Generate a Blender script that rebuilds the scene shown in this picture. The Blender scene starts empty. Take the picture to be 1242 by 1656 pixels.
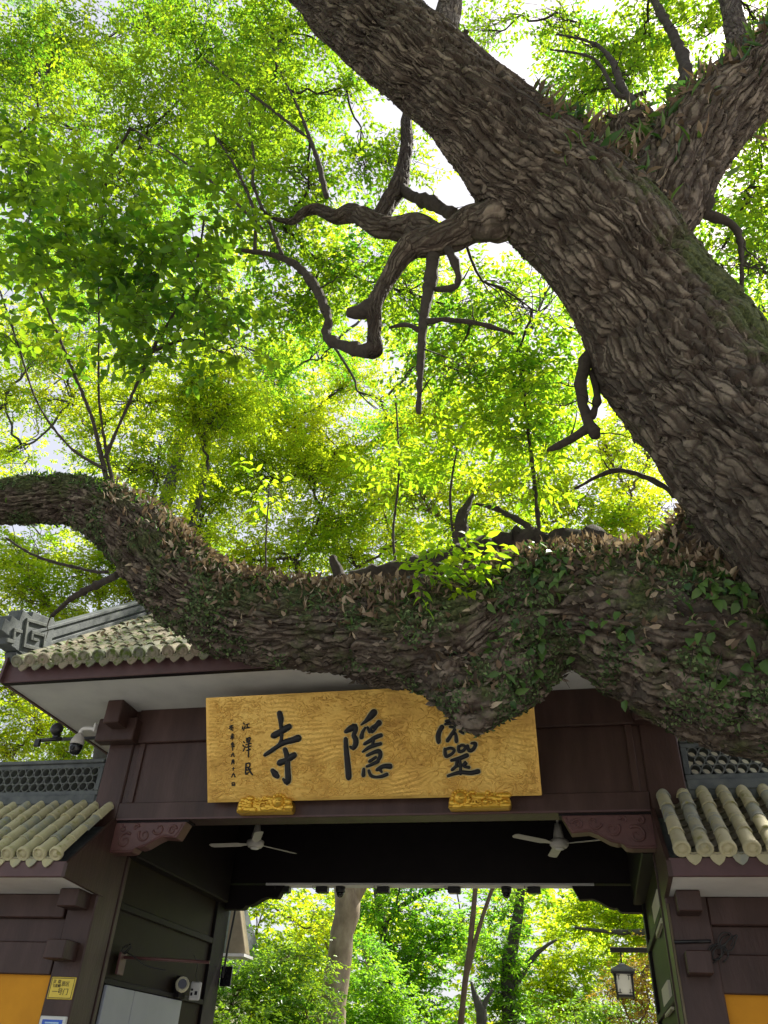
import bpy, bmesh, math, random
import numpy as np
from mathutils import Matrix, Vector, Euler
R_ = math.radians
sc = bpy.context.scene
COL = sc.collection

# ---------------------------------------------------------------- camera, sky, sun, exposure
cam_data = bpy.data.cameras.new('camera')
cam = bpy.data.objects.new('camera', cam_data); COL.objects.link(cam); sc.camera = cam
CR = [[0.974302,0.096717,0.203423],[0.221,-0.584964,-0.780369],[0.04352,0.805272,-0.591307]]
M4 = Matrix(CR).to_4x4(); M4.translation = Vector((0, -7, 1.6)); cam.matrix_world = M4
cam_data.sensor_fit = 'HORIZONTAL'; cam_data.sensor_width = 36; cam_data.lens = 36*1250/1242
cam_data.clip_start = 0.05; cam_data.clip_end = 2000

SUN_AZ, SUN_EL = 38, 57          # compass degrees (0 = +Y behind the gate), elevation
world = bpy.data.worlds.new('World'); sc.world = world; world.use_nodes = True
wn = world.node_tree.nodes; wl = world.node_tree.links
sky = wn.new('ShaderNodeTexSky'); sky.sky_type = 'NISHITA'; sky.sun_disc = False
sky.sun_elevation = R_(SUN_EL); sky.sun_rotation = R_(SUN_AZ); sky.air_density = 1.0; sky.dust_density = 4.0; sky.ozone_density = 1.0
mixs = wn.new('ShaderNodeMix'); mixs.data_type = 'RGBA'; mixs.inputs['Factor'].default_value = 0.6
mixs.inputs['B'].default_value = (7.4, 7.4, 8.0, 1)       # thin white cloud veil over the whole sky
wl.new(sky.outputs[0], mixs.inputs['A']); wl.new(mixs.outputs['Result'], wn['Background'].inputs[0])
wn['Background'].inputs[1].default_value = 0.062
sun_d = bpy.data.lights.new('sun', 'SUN'); sun = bpy.data.objects.new('sun', sun_d); COL.objects.link(sun)
sun_d.energy = 5.0; sun_d.angle = R_(0.6); sun_d.color = (1.0, 0.94, 0.82)
sd = Vector((math.sin(R_(SUN_AZ))*math.cos(R_(SUN_EL)), math.cos(R_(SUN_AZ))*math.cos(R_(SUN_EL)), math.sin(R_(SUN_EL))))
sun.rotation_euler = sd.to_track_quat('Z', 'Y').to_euler(); sun.location = (0, 0, 40)
sc.view_settings.view_transform = 'Standard'; sc.view_settings.look = 'None'
sc.view_settings.exposure = 1.32; sc.view_settings.gamma = 1.0
sc.render.engine = 'CYCLES'
sc.cycles.use_denoising = True
sc.cycles.max_bounces = 10; sc.cycles.diffuse_bounces = 5; sc.cycles.transmission_bounces = 8; sc.cycles.glossy_bounces = 3

# ---------------------------------------------------------------- surveyed positions (metres: x, y, z, radius)
CROWN_BACK = [[-27.451,15.0,39.975,2.8357],[-20.988,15.0,38.207,2.6884],[-15.163,15.0,36.614,2.5557],[-9.887,15.0,35.17,2.4354],[-5.084,15.0,33.856,2.326],[-26.08,15.0,33.331,2.5731],[-20.252,15.0,32.034,2.4513],[-14.951,15.0,30.854,2.3405],[-10.109,15.0,29.775,2.2392],[-5.668,15.0,28.787,2.1464],[-1.581,15.0,27.877,2.0609],[3.623,15.0,26.718,1.9521],[7.665,15.0,25.818,1.8676],[-23.119,15.0,27.486,2.3199],[-17.967,15.0,26.562,2.2204],[-13.239,15.0,25.713,2.1291],[-8.885,15.0,24.932,2.045],[-4.861,15.0,24.21,1.9672],[-1.132,15.0,23.541,1.8952],[3.652,15.0,22.682,1.8028],[7.396,15.0,22.01,1.7305],[-22.312,15.0,22.92,2.1412],[-17.573,15.0,22.245,2.0561],[-13.197,15.0,21.622,1.9776],[-9.142,15.0,21.045,1.9048],[-5.376,15.0,20.508,1.8372],[-1.867,15.0,20.009,1.7742],[2.659,15.0,19.364,1.693],[6.222,15.0,18.857,1.6291],[-20.121,15.0,18.842,1.9629],[-15.843,15.0,18.37,1.8912],[-11.866,15.0,17.932,1.8245],[-8.16,15.0,17.523,1.7624],[-4.698,15.0,17.141,1.7044],[-1.456,15.0,16.784,1.65],[2.749,15.0,16.321,1.5795],[6.078,15.0,15.954,1.5238]]
TRUNK_FOOT = [[3.5,-2.6,-0.3,1.0],[3.42,-2.6,0.6,0.84],[3.15,-2.62,1.9,0.74],[1.925,-2.7,3.335,0.5586],[1.878,-2.72,3.647,0.5669],[1.82,-2.72,4.002,0.5619]]
LIMB_ENDS = [[[-1.576,-4.1,10.481,0.351],[-2.011,-4.25,11.251,0.3503],[-2.88,-4.4,13.042,0.3452],[-4.479,-4.4,17.13,0.3395]],[[-5.456,-2.28,5.67,0.1958],[-5.755,-2.4,5.513,0.1811],[-6.469,-2.6,5.42,0.1542]],[[2.577,-3.18,9.279,0.2575],[3.496,-3.2,10.342,0.2316],[4.29,-3.2,11.47,0.1903]],[[1.681,-2.15,3.682,0.5702],[1.825,-2.35,3.453,0.5398],[1.873,-2.6,3.178,0.4782]]]
TRUNK_LIMBS = {"trunk":[[1.878,-2.72,3.647,0.5752],[1.82,-2.72,4.002,0.6006],[1.671,-2.72,4.462,0.61],[1.488,-2.65,4.965,0.6017],[1.274,-2.6,5.534,0.5897],[1.079,-2.65,6.076,0.5705],[0.925,-2.8,6.548,0.5437],[0.719,-3.0,6.991,0.5473],[0.445,-3.15,7.497,0.5249],[0.122,-3.35,7.899,0.4662],[-0.279,-3.6,8.394,0.409],[-0.778,-3.85,9.129,0.3958],[-1.329,-4.05,9.999,0.386],[-1.858,-4.2,10.961,0.3758]],"bough":[[1.805,-2.3,3.55,0.5879],[1.681,-2.15,3.682,0.6076],[1.326,-2.0,3.842,0.6048],[0.912,-2.0,4.036,0.5879],[0.547,-1.95,4.239,0.5347],[0.205,-1.95,4.379,0.4545],[-0.168,-1.9,4.411,0.4314],[-0.604,-1.9,4.266,0.4316],[-1.126,-1.85,4.303,0.3742],[-1.661,-1.8,4.447,0.3356],[-2.239,-1.8,4.529,0.3298],[-2.756,-1.8,4.714,0.3359],[-3.124,-1.85,4.964,0.3242],[-3.481,-1.9,5.332,0.3089],[-3.844,-1.95,5.645,0.2789],[-4.34,-2.0,5.899,0.2462],[-4.731,-2.1,5.873,0.2282],[-5.098,-2.2,5.793,0.2179],[-5.557,-2.3,5.632,0.2011]],"burl_a":[[-0.199,-1.9,4.287,0.359],[-0.343,-1.95,4.004,0.3259],[-0.468,-2.0,3.759,0.2215],[-0.555,-2.02,3.601,0.1244],[-0.577,-2.03,3.5,0.0573]],"burl_b":[[-0.765,-1.9,4.227,0.3641],[-0.737,-1.95,3.957,0.2633],[-0.66,-2.0,3.724,0.1905],[-0.593,-2.03,3.543,0.0741]],"crotch":[[0.809,-1.95,4.33,0.3666],[1.034,-2.0,4.686,0.2869],[1.251,-2.25,4.784,0.2774],[1.443,-2.5,4.838,0.2874]],"limb_right":[[0.796,-2.95,7.023,0.4468],[1.132,-3.0,7.582,0.3857],[1.404,-3.05,8.041,0.3594],[1.749,-3.1,8.456,0.3182],[2.142,-3.15,8.831,0.2902],[2.706,-3.2,9.394,0.2669]],"stump":[[1.069,-2.9,7.902,0.2415],[0.969,-2.9,8.522,0.1987],[1.065,-2.95,8.833,0.1791],[1.277,-3.0,8.79,0.1423]],"limb_top":[[-0.602,-3.8,8.858,0.1659],[-0.527,-3.7,9.812,0.1387],[-0.47,-3.6,10.763,0.1241],[-0.417,-3.5,12.213,0.1236]],"limb_upright":[[2.114,-3.15,8.936,0.1548],[2.25,-3.1,9.864,0.1196],[2.393,-3.0,10.762,0.1095],[2.615,-2.9,12.089,0.1064]],"limb_side":[[0.091,-3.2,7.593,0.2337],[-0.169,-3.15,7.451,0.1716],[-0.382,-3.1,7.554,0.1488],[-0.527,-3.1,7.434,0.1373],[-0.741,-3.1,7.388,0.1217],[-0.894,-3.07,7.438,0.1126],[-1.004,-3.05,7.319,0.0907],[-1.096,-3.0,7.17,0.077],[-1.193,-3.0,6.91,0.0728],[-1.233,-3.0,6.759,0.0771],[-1.221,-2.95,6.606,0.0611],[-1.231,-2.92,6.468,0.0581],[-1.219,-2.9,6.354,0.0676],[-1.274,-2.9,6.314,0.045]],"limb_moss":[[-0.697,-3.05,7.501,0.1128],[-0.893,-3.0,7.816,0.1117],[-1.06,-2.95,7.901,0.1023],[-1.267,-2.92,8.045,0.0986],[-1.417,-2.9,8.26,0.0891],[-1.592,-2.85,8.462,0.0884],[-1.731,-2.83,8.461,0.0674],[-1.978,-2.8,8.733,0.0569],[-2.134,-2.8,8.704,0.0475],[-2.213,-2.8,8.586,0.0377],[-2.488,-2.75,8.81,0.0194],[-2.739,-2.7,9.217,0.0101]],"limb_fork":[[-1.277,-2.9,8.157,0.0763],[-1.201,-2.87,8.491,0.0845],[-1.111,-2.85,8.798,0.0988],[-1.089,-2.8,9.219,0.0736],[-1.07,-2.77,9.732,0.0666],[-1.096,-2.74,10.219,0.0622],[-1.068,-2.7,10.781,0.0612],[-0.991,-2.6,12.157,0.0553]]}
BRANCHES = [[[-1.129,-2.85,8.782,0.0617],[-0.954,-2.88,8.503,0.0539],[-0.779,-2.93,8.264,0.0553],[-0.538,-3.0,7.882,0.0611]],[[-1.218,-3.0,6.788,0.0772],[-1.327,-3.0,6.734,0.0668],[-1.45,-3.0,6.746,0.0413]],[[-1.239,-2.9,6.328,0.065],[-1.455,-2.85,6.487,0.0488],[-1.677,-2.8,6.705,0.0425],[-1.695,-2.8,6.968,0.0353],[-1.868,-2.75,7.477,0.043],[-2.134,-2.7,7.967,0.0363],[-2.425,-2.7,8.224,0.028],[-2.771,-2.7,8.391,0.019]],[[-0.712,-3.05,7.276,0.0527],[-0.755,-3.0,6.95,0.0464],[-0.806,-3.0,6.493,0.0371],[-0.828,-2.95,5.982,0.026],[-0.845,-2.9,5.591,0.0183]],[[-0.806,-3.0,6.478,0.0271],[-0.66,-2.95,6.542,0.0224],[-0.393,-2.9,6.504,0.0198],[-0.103,-2.8,6.423,0.0123]],[[-0.815,-3.0,6.384,0.022],[-0.952,-3.0,6.488,0.0199],[-1.106,-2.9,6.6,0.0128]],[[-0.587,-3.1,7.258,0.0417],[-0.523,-3.05,7.056,0.0308],[-0.521,-3.05,6.812,0.0276],[-0.703,-3.0,6.873,0.0204]],[[0.636,-2.6,6.493,0.0744],[0.451,-2.6,6.256,0.0536],[0.363,-2.55,6.019,0.0481],[0.369,-2.5,5.781,0.0355],[0.414,-2.5,5.534,0.0437]],[[0.453,-2.55,6.154,0.0243],[0.478,-2.5,5.927,0.0263],[0.416,-2.5,5.709,0.0258]],[[0.393,-2.5,5.618,0.0372],[0.203,-2.4,5.58,0.033],[0.059,-2.4,5.52,0.0189]],[[-1.891,-2.8,8.929,0.0288],[-2.048,-2.75,9.637,0.0305],[-2.21,-2.7,10.241,0.025],[-2.58,-2.6,11.533,0.0157],[-3.209,-2.5,13.441,0.0112]],[[-2.315,-2.7,8.185,0.0216],[-2.517,-2.65,8.769,0.0195],[-2.901,-2.6,9.798,0.0177],[-3.043,-2.55,10.605,0.0151],[-3.344,-2.5,11.884,0.0103]],[[-2.628,-2.7,8.341,0.0189],[-2.79,-2.65,9.192,0.0169],[-3.213,-2.6,10.3,0.0148],[-3.755,-2.5,11.482,0.0121]],[[-2.626,-2.65,8.8,0.0131],[-3.389,-2.6,9.958,0.0145],[-4.249,-2.5,11.127,0.012],[-5.257,-2.4,12.414,0.0088]],[[-2.264,-2.7,10.398,0.018],[-3.023,-2.6,11.716,0.016],[-4.356,-2.5,13.884,0.0117]],[[1.312,-3.0,8.946,0.0403],[1.174,-2.9,9.63,0.037],[1.169,-2.8,10.526,0.0299],[1.058,-2.7,11.265,0.0177],[0.694,-2.6,11.933,0.0113]],[[1.696,-3.0,9.32,0.0587],[1.808,-2.9,10.071,0.0533],[1.835,-2.8,11.103,0.0477],[1.814,-2.7,12.22,0.0371]],[[1.351,-2.95,9.45,0.0241],[1.109,-2.9,9.594,0.0246],[0.993,-2.8,10.682,0.0169],[0.577,-2.7,11.341,0.0108]],[[1.561,-3.0,7.491,0.0503],[1.513,-2.9,7.442,0.0406],[1.736,-2.8,7.309,0.0252],[1.688,-2.7,6.809,0.0146],[1.597,-2.6,6.429,0.0095]],[[0.779,-1.7,4.847,0.1227],[0.377,-1.2,5.389,0.1338],[-0.039,-1.0,5.599,0.1298],[-0.493,-0.95,5.639,0.1298],[-0.831,-0.95,5.542,0.1213],[-1.145,-0.9,5.557,0.0939],[-1.504,-0.9,5.522,0.0798],[-1.959,-0.9,5.454,0.0595],[-2.298,-0.9,5.415,0.0479]],[[-1.978,-0.9,5.455,0.0536],[-2.039,-0.92,5.589,0.0511],[-2.071,-0.95,5.702,0.0454]],[[-0.854,-0.95,5.579,0.0754],[-0.815,-0.95,5.821,0.0591],[-0.782,-0.9,6.11,0.0455],[-0.691,-0.85,6.366,0.0155]],[[-0.089,-1.0,5.686,0.0399],[-0.218,-1.0,5.862,0.0319],[-0.478,-0.9,6.134,0.0241],[-0.668,-0.8,6.284,0.0124]],[[0.968,-2.1,5.203,0.0276],[0.771,-2.0,5.488,0.0218],[0.559,-1.9,5.648,0.0175],[0.257,-1.8,5.587,0.0102]],[[-1.445,-0.9,5.565,0.0148],[-1.485,-0.9,5.966,0.0122],[-1.454,-0.9,6.753,0.0113],[-1.526,-0.9,7.852,0.0088]],[[-0.074,-1.0,5.726,0.02],[-0.078,-1.05,6.44,0.018],[-0.095,-1.1,7.224,0.0159],[-0.089,-1.1,8.16,0.0102]],[[-0.87,-0.95,5.72,0.0147],[-0.899,-1.0,6.279,0.0122],[-0.818,-1.0,6.914,0.0096]],[[-2.423,-1.6,5.031,0.0108],[-2.496,-1.6,5.461,0.0084],[-2.561,-1.6,6.185,0.006]],[[-3.94,-2.0,5.907,0.0319],[-4.096,-2.1,6.263,0.0237],[-4.274,-2.2,6.724,0.0183],[-4.595,-2.35,7.331,0.0159],[-4.965,-2.5,8.008,0.0133],[-5.448,-2.6,8.855,0.0106],[-5.711,-2.7,9.499,0.0074]],[[-3.913,-2.0,5.904,0.0232],[-4.082,-2.1,6.378,0.015],[-4.218,-2.3,6.958,0.0123],[-4.372,-2.5,7.876,0.0097],[-4.691,-2.6,9.115,0.0071]],[[-4.073,-2.1,6.298,0.0178],[-3.933,-2.2,6.834,0.0153],[-3.696,-2.4,7.373,0.0155],[-3.398,-2.6,7.825,0.0125],[-3.271,-2.7,8.421,0.0097],[-3.269,-2.8,8.991,0.01]],[[-3.696,-2.4,7.373,0.0155],[-3.349,-2.4,7.484,0.0124],[-2.901,-2.4,7.212,0.009]],[[-4.027,-2.1,6.138,0.0147],[-4.5,-2.15,6.477,0.0121],[-4.928,-2.3,6.996,0.0094],[-5.259,-2.5,7.677,0.0098],[-5.771,-2.6,8.6,0.0105]],[[-3.857,-1.7,5.199,0.0338],[-4.249,-1.4,5.315,0.0327],[-4.638,-1.2,5.326,0.0276],[-4.982,-1.0,5.253,0.022]],[[-4.038,-1.6,5.311,0.0145],[-4.357,-1.5,5.424,0.0149],[-5.062,-1.4,5.716,0.0125],[-5.625,-1.3,6.073,0.0099]]]
OLD_CROWN = [[-4.914,-2.0,15.629,1.1613],[-3.252,-2.2,12.977,0.8908],[-3.467,-2.2,11.38,0.7778],[-5.697,-1.6,14.211,1.1804],[-3.187,-2.4,14.492,0.7591],[-6.121,-1.6,12.503,0.8573],[-8.187,-2.2,17.267,0.8805],[-8.036,-1.8,14.957,1.0329],[-8.952,-2.0,16.801,0.8238],[-6.736,-1.6,18.549,0.7491],[-2.409,-2.2,10.295,0.4126],[-2.076,-2.3,12.44,0.294],[-2.73,-2.0,9.792,0.4465],[-2.01,-1.4,11.952,0.3488],[-1.626,-1.2,12.498,0.4068],[-2.104,-1.4,9.592,0.5714],[-2.774,-1.2,9.286,0.5396],[-1.36,-1.2,9.305,0.5241],[-0.621,-1.2,8.789,0.4986],[-0.182,-1.2,7.778,0.4601],[-0.777,-1.2,7.798,0.4007],[0.068,-1.5,8.266,0.3617],[1.36,-2.0,12.593,0.486],[0.903,-1.8,12.034,0.4821],[1.77,-2.2,12.272,0.4654],[2.337,-2.4,11.506,0.3589],[0.848,-2.0,14.018,0.3986],[1.472,-2.0,11.691,0.3062],[-0.217,-2.0,13.954,0.315],[2.79,-2.6,11.263,0.3089],[2.292,-1.8,9.062,0.3842],[2.133,-1.8,8.066,0.3575],[2.661,-1.8,9.893,0.3705],[2.054,-1.6,8.667,0.2552],[-2.127,-2.0,14.708,0.3867],[-11.324,-2.0,18.444,1.2932],[-9.892,-1.6,13.938,1.0817],[3.08,-1.8,9.149,0.5369],[2.883,-1.5,7.984,0.5087]]
SPROUT_LOBES = [[-5.527,-3.0,10.003,0.5529],[-4.344,-3.0,9.01,0.5368],[-3.44,-2.9,8.345,0.4733],[-4.567,-2.9,8.334,0.4866],[-3.712,-2.8,7.844,0.4635],[-2.925,-2.8,7.559,0.355],[-5.391,-2.8,8.796,0.4142],[-6.07,-3.0,11.04,0.477],[-3.168,-2.9,8.697,0.3216],[-4.32,-2.6,7.651,0.3156],[-3.463,-2.5,7.306,0.334],[-2.723,-2.5,7.153,0.2646],[-5.299,-2.6,7.767,0.2611]]
SHOOT_LOBES = [[-0.052,-1.1,7.394,0.3538],[-0.158,-1.05,6.771,0.3712],[-0.431,-1.0,7.025,0.2872],[0.198,-1.1,7.003,0.2483],[-0.851,-1.0,6.752,0.2529],[-1.421,-0.9,6.749,0.259],[-0.042,-1.0,6.32,0.2394],[-0.768,-2.3,4.675,0.1896],[-0.872,-2.35,4.522,0.1549],[-0.65,-2.35,4.425,0.1521],[-2.546,-1.6,6.033,0.1471]]
CROWN_PLANE = [[-7.239,9.0,17.529,1.5897],[-5.399,9.0,16.259,1.4241],[-7.894,9.0,15.227,1.5062],[-5.937,9.0,14.103,1.4339],[-4.387,9.0,14.331,1.1708],[-9.419,9.0,17.371,1.4236],[-9.435,9.0,14.312,1.3153],[-6.466,9.0,12.549,1.1354],[-4.944,9.0,12.395,0.954],[-7.871,9.0,12.691,0.991],[-5.59,9.0,18.812,1.0472],[-3.95,9.0,16.508,0.9726],[-7.973,9.0,20.103,1.1021],[-3.821,9.0,12.851,0.8763],[-6.435,9.0,15.482,1.2322],[-9.615,9.0,12.47,0.7513]]
CROWN_LEFT = [[-10.869,4.0,14.731,1.1136],[-8.985,4.0,13.785,0.9865],[-12.27,4.0,16.334,0.8709],[-7.944,4.5,14.287,1.0855],[-6.957,5.0,14.602,0.9603],[-8.139,4.5,12.42,0.8855],[-8.978,4.5,12.185,0.6824],[-7.453,4.0,14.502,0.851],[-12.52,4.0,14.61,0.6024],[-10.118,4.5,13.464,0.6497],[-7.579,5.0,13.704,0.867],[-15.315,4.0,16.964,1.3302],[-14.008,4.0,13.238,1.0257],[-12.16,4.5,13.196,0.3222],[-8.413,5.0,11.294,0.6051],[-7.954,6.0,11.101,0.6952]]
CROWN_WING = [[-11.389,6.0,10.117,1.0499],[-10.096,6.0,10.487,0.8378],[-12.268,6.0,11.206,0.7328],[-9.441,6.0,10.92,0.5624],[-10.724,6.5,9.546,0.8359],[-9.074,6.5,10.286,0.6306],[-12.745,9.0,8.445,1.0711],[-11.052,9.0,7.91,0.8863],[-13.954,9.0,9.326,0.9549],[-13.274,9.0,7.536,0.7478],[-11.53,9.0,7.331,0.7288],[-10.729,9.0,8.512,0.9003],[-13.757,6.0,10.322,1.086],[-14.789,8.0,8.774,1.2132],[-17.147,7.0,10.47,1.4154]]
CROWN_RIGHT = [[-2.158,5.0,13.01,0.7944],[-1.157,5.0,11.184,0.7939],[-0.222,5.0,10.756,0.7708],[0.675,5.0,10.495,0.6374],[1.465,5.5,10.475,0.5294],[-2.396,5.0,11.034,0.7406],[1.282,5.0,11.786,0.4841],[0.746,5.0,13.597,0.6523],[1.783,6.0,10.209,0.4759],[-1.8,6.0,10.91,0.7688],[0.87,6.0,10.308,0.6047],[-0.803,6.0,10.49,0.6226],[-1.425,5.5,13.166,0.7429],[0.105,5.0,11.964,0.6189],[-2.33,6.0,12.653,0.6862],[1.571,6.0,9.528,0.4064],[0.152,6.0,10.239,0.548],[1.529,6.0,11.773,0.4818],[2.178,6.5,11.114,0.4527],[5.423,5.0,12.733,0.95],[4.698,5.0,10.402,0.7623],[1.83,6.0,13.095,0.4507],[2.282,6.5,12.581,0.3975]]
CROWN_HIGH = [[-11.0,6.0,25.475,1.484],[-8.644,6.0,19.948,1.2741],[-6.272,6.0,16.361,0.9671],[-10.89,6.0,19.344,1.4625],[-13.935,6.0,21.214,1.573],[-16.425,6.0,24.511,1.2976],[-4.988,6.0,17.045,0.7305],[-3.464,7.0,14.855,0.7787],[-2.354,6.0,16.5,0.7774],[0.884,6.0,18.669,0.9628],[-3.465,6.0,20.934,0.8913],[4.364,6.0,15.111,0.8278],[5.157,6.0,15.771,0.699],[-16.546,6.0,37.439,1.5269],[-7.456,6.0,29.511,1.352],[-24.801,6.0,48.455,1.3727],[2.954,6.0,25.436,0.7564],[-0.937,7.0,15.93,0.7836],[5.62,6.0,18.426,0.758]]
CROWN_FAR_A = [[-11.162,22.0,6.539,1.3354],[-9.618,24.0,6.058,1.6119],[-11.626,22.0,4.972,1.2955],[-9.928,22.0,4.085,1.4627],[-10.422,22.0,2.849,1.4274],[-8.462,24.0,3.382,1.2944]]
CROWN_FAR_B = [[-5.934,20.0,6.042,1.3946],[-4.716,20.0,4.842,1.341],[-6.019,19.0,3.896,1.2808],[-4.892,20.0,3.226,1.2895],[-3.738,20.0,5.708,1.1644],[-5.77,20.0,7.338,1.4357]]
CROWN_FAR_C = [[-2.16,17.0,4.516,0.8357],[-2.529,17.0,3.65,0.8182],[-1.913,17.0,3.118,0.8006],[-2.834,17.0,4.358,0.7537],[-2.45,17.0,5.569,0.6904],[-1.396,17.0,6.044,0.3809]]
CROWN_FAR_D = [[0.076,19.0,5.918,1.0957],[-0.589,20.0,4.911,1.1111],[1.027,18.0,5.294,1.0313],[1.614,18.0,5.92,0.9564],[-1.063,20.0,3.642,1.0797],[0.007,20.0,3.823,0.9849],[2.126,18.0,5.006,1.0124],[-1.742,20.0,4.09,0.9159],[0.642,18.0,6.235,0.8848]]
SHRUB_A = [[-5.95,7.5,2.729,0.6861],[-5.393,7.7,3.036,0.7514],[-4.716,7.5,2.584,0.6171],[-5.539,7.3,2.036,0.9032],[-4.346,7.5,2.086,0.6993],[-5.872,7.0,2.176,0.5981],[-5.192,8.0,3.358,0.4968]]
SHRUB_B = [[-4.434,11.0,3.293,0.7018],[-4.143,11.0,2.658,0.8068],[-4.628,11.0,2.23,0.8602],[-3.747,11.0,2.16,0.7267],[-4.726,11.5,3.914,0.5365]]
SHRUB_C = [[-0.365,10.0,2.611,0.5018],[0.296,10.0,2.724,0.4993],[0.831,10.0,2.74,0.4407],[-0.091,10.0,2.163,0.6536],[-0.944,10.0,2.222,0.553]]
SHRUB_MAPLE = [[0.875,9.0,3.303,0.3728],[0.909,9.0,2.852,0.4382],[0.33,9.3,3.043,0.3782],[0.657,9.0,2.496,0.5153],[1.124,9.0,3.587,0.2579]]
FOREST_TRUNKS = {"plane":[[[-4.704,9.0,0.607,0.2674],[-4.644,9.0,2.362,0.2554],[-4.561,9.0,3.491,0.2325],[-4.483,9.0,4.389,0.2528],[-4.708,9.0,5.005,0.1731],[-5.185,9.0,6.216,0.1562],[-5.865,9.0,9.355,0.1607],[-6.399,9.0,11.973,0.0717]],[[-4.475,9.0,4.28,0.1678],[-4.183,9.0,4.777,0.1461],[-3.847,9.0,6.19,0.1279],[-4.132,9.0,9.25,0.1285],[-4.569,9.0,11.62,0.0619]]],"twin":[[[-2.271,8.0,0.86,0.0516],[-2.154,8.0,2.384,0.0504],[-1.977,8.0,3.504,0.0476],[-1.87,8.0,4.375,0.0439],[-1.749,8.0,5.867,0.0408],[-1.869,8.0,8.373,0.0451],[-2.105,8.0,10.153,0.0275]],[[-2.072,8.0,2.957,0.0362],[-1.845,8.0,3.694,0.0373],[-1.574,8.0,4.376,0.0328],[-1.143,8.0,5.306,0.0452],[-0.603,8.0,8.302,0.0379],[-0.353,8.0,10.009,0.0201]]],"dark":[[[-2.142,17.0,0.496,0.2073],[-2.163,17.0,2.896,0.1993],[-2.142,17.0,4.226,0.1989],[-1.878,17.0,5.114,0.1526],[-1.704,17.0,6.043,0.1215],[-1.561,17.0,7.527,0.0992]],[[-2.074,17.0,3.661,0.0978],[-1.336,17.0,4.529,0.0581],[-0.822,17.0,4.829,0.0333]]],"stub":[[[-2.725,15.0,0.547,0.13],[-2.656,15.0,2.766,0.1251],[-2.676,15.0,3.064,0.1263],[-2.803,15.0,3.339,0.0751],[-2.887,15.0,3.62,0.0303]],[[-2.666,15.0,2.902,0.0739],[-2.536,15.0,3.244,0.0597],[-2.363,15.0,3.478,0.03]]],"right":[[[2.033,17.0,0.722,0.1708],[2.157,17.0,3.765,0.1566],[2.011,17.0,5.158,0.1307],[1.756,17.0,6.053,0.0924],[1.07,17.0,7.002,0.0521]],[[1.999,17.0,5.085,0.0897],[1.128,17.0,5.031,0.0739],[0.336,17.0,5.065,0.0497],[-0.304,17.0,5.132,0.0334]]],"far":[[[-6.212,21.0,0.112,0.1957],[-6.433,21.0,2.987,0.1918],[-6.342,21.0,4.588,0.1793],[-6.676,21.0,6.017,0.1446],[-6.969,21.0,7.554,0.1072]],[[-6.553,21.0,5.651,0.0921],[-5.946,21.0,6.302,0.0827],[-4.902,21.0,6.776,0.0622],[-4.066,21.0,6.873,0.0413]]]}
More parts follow.
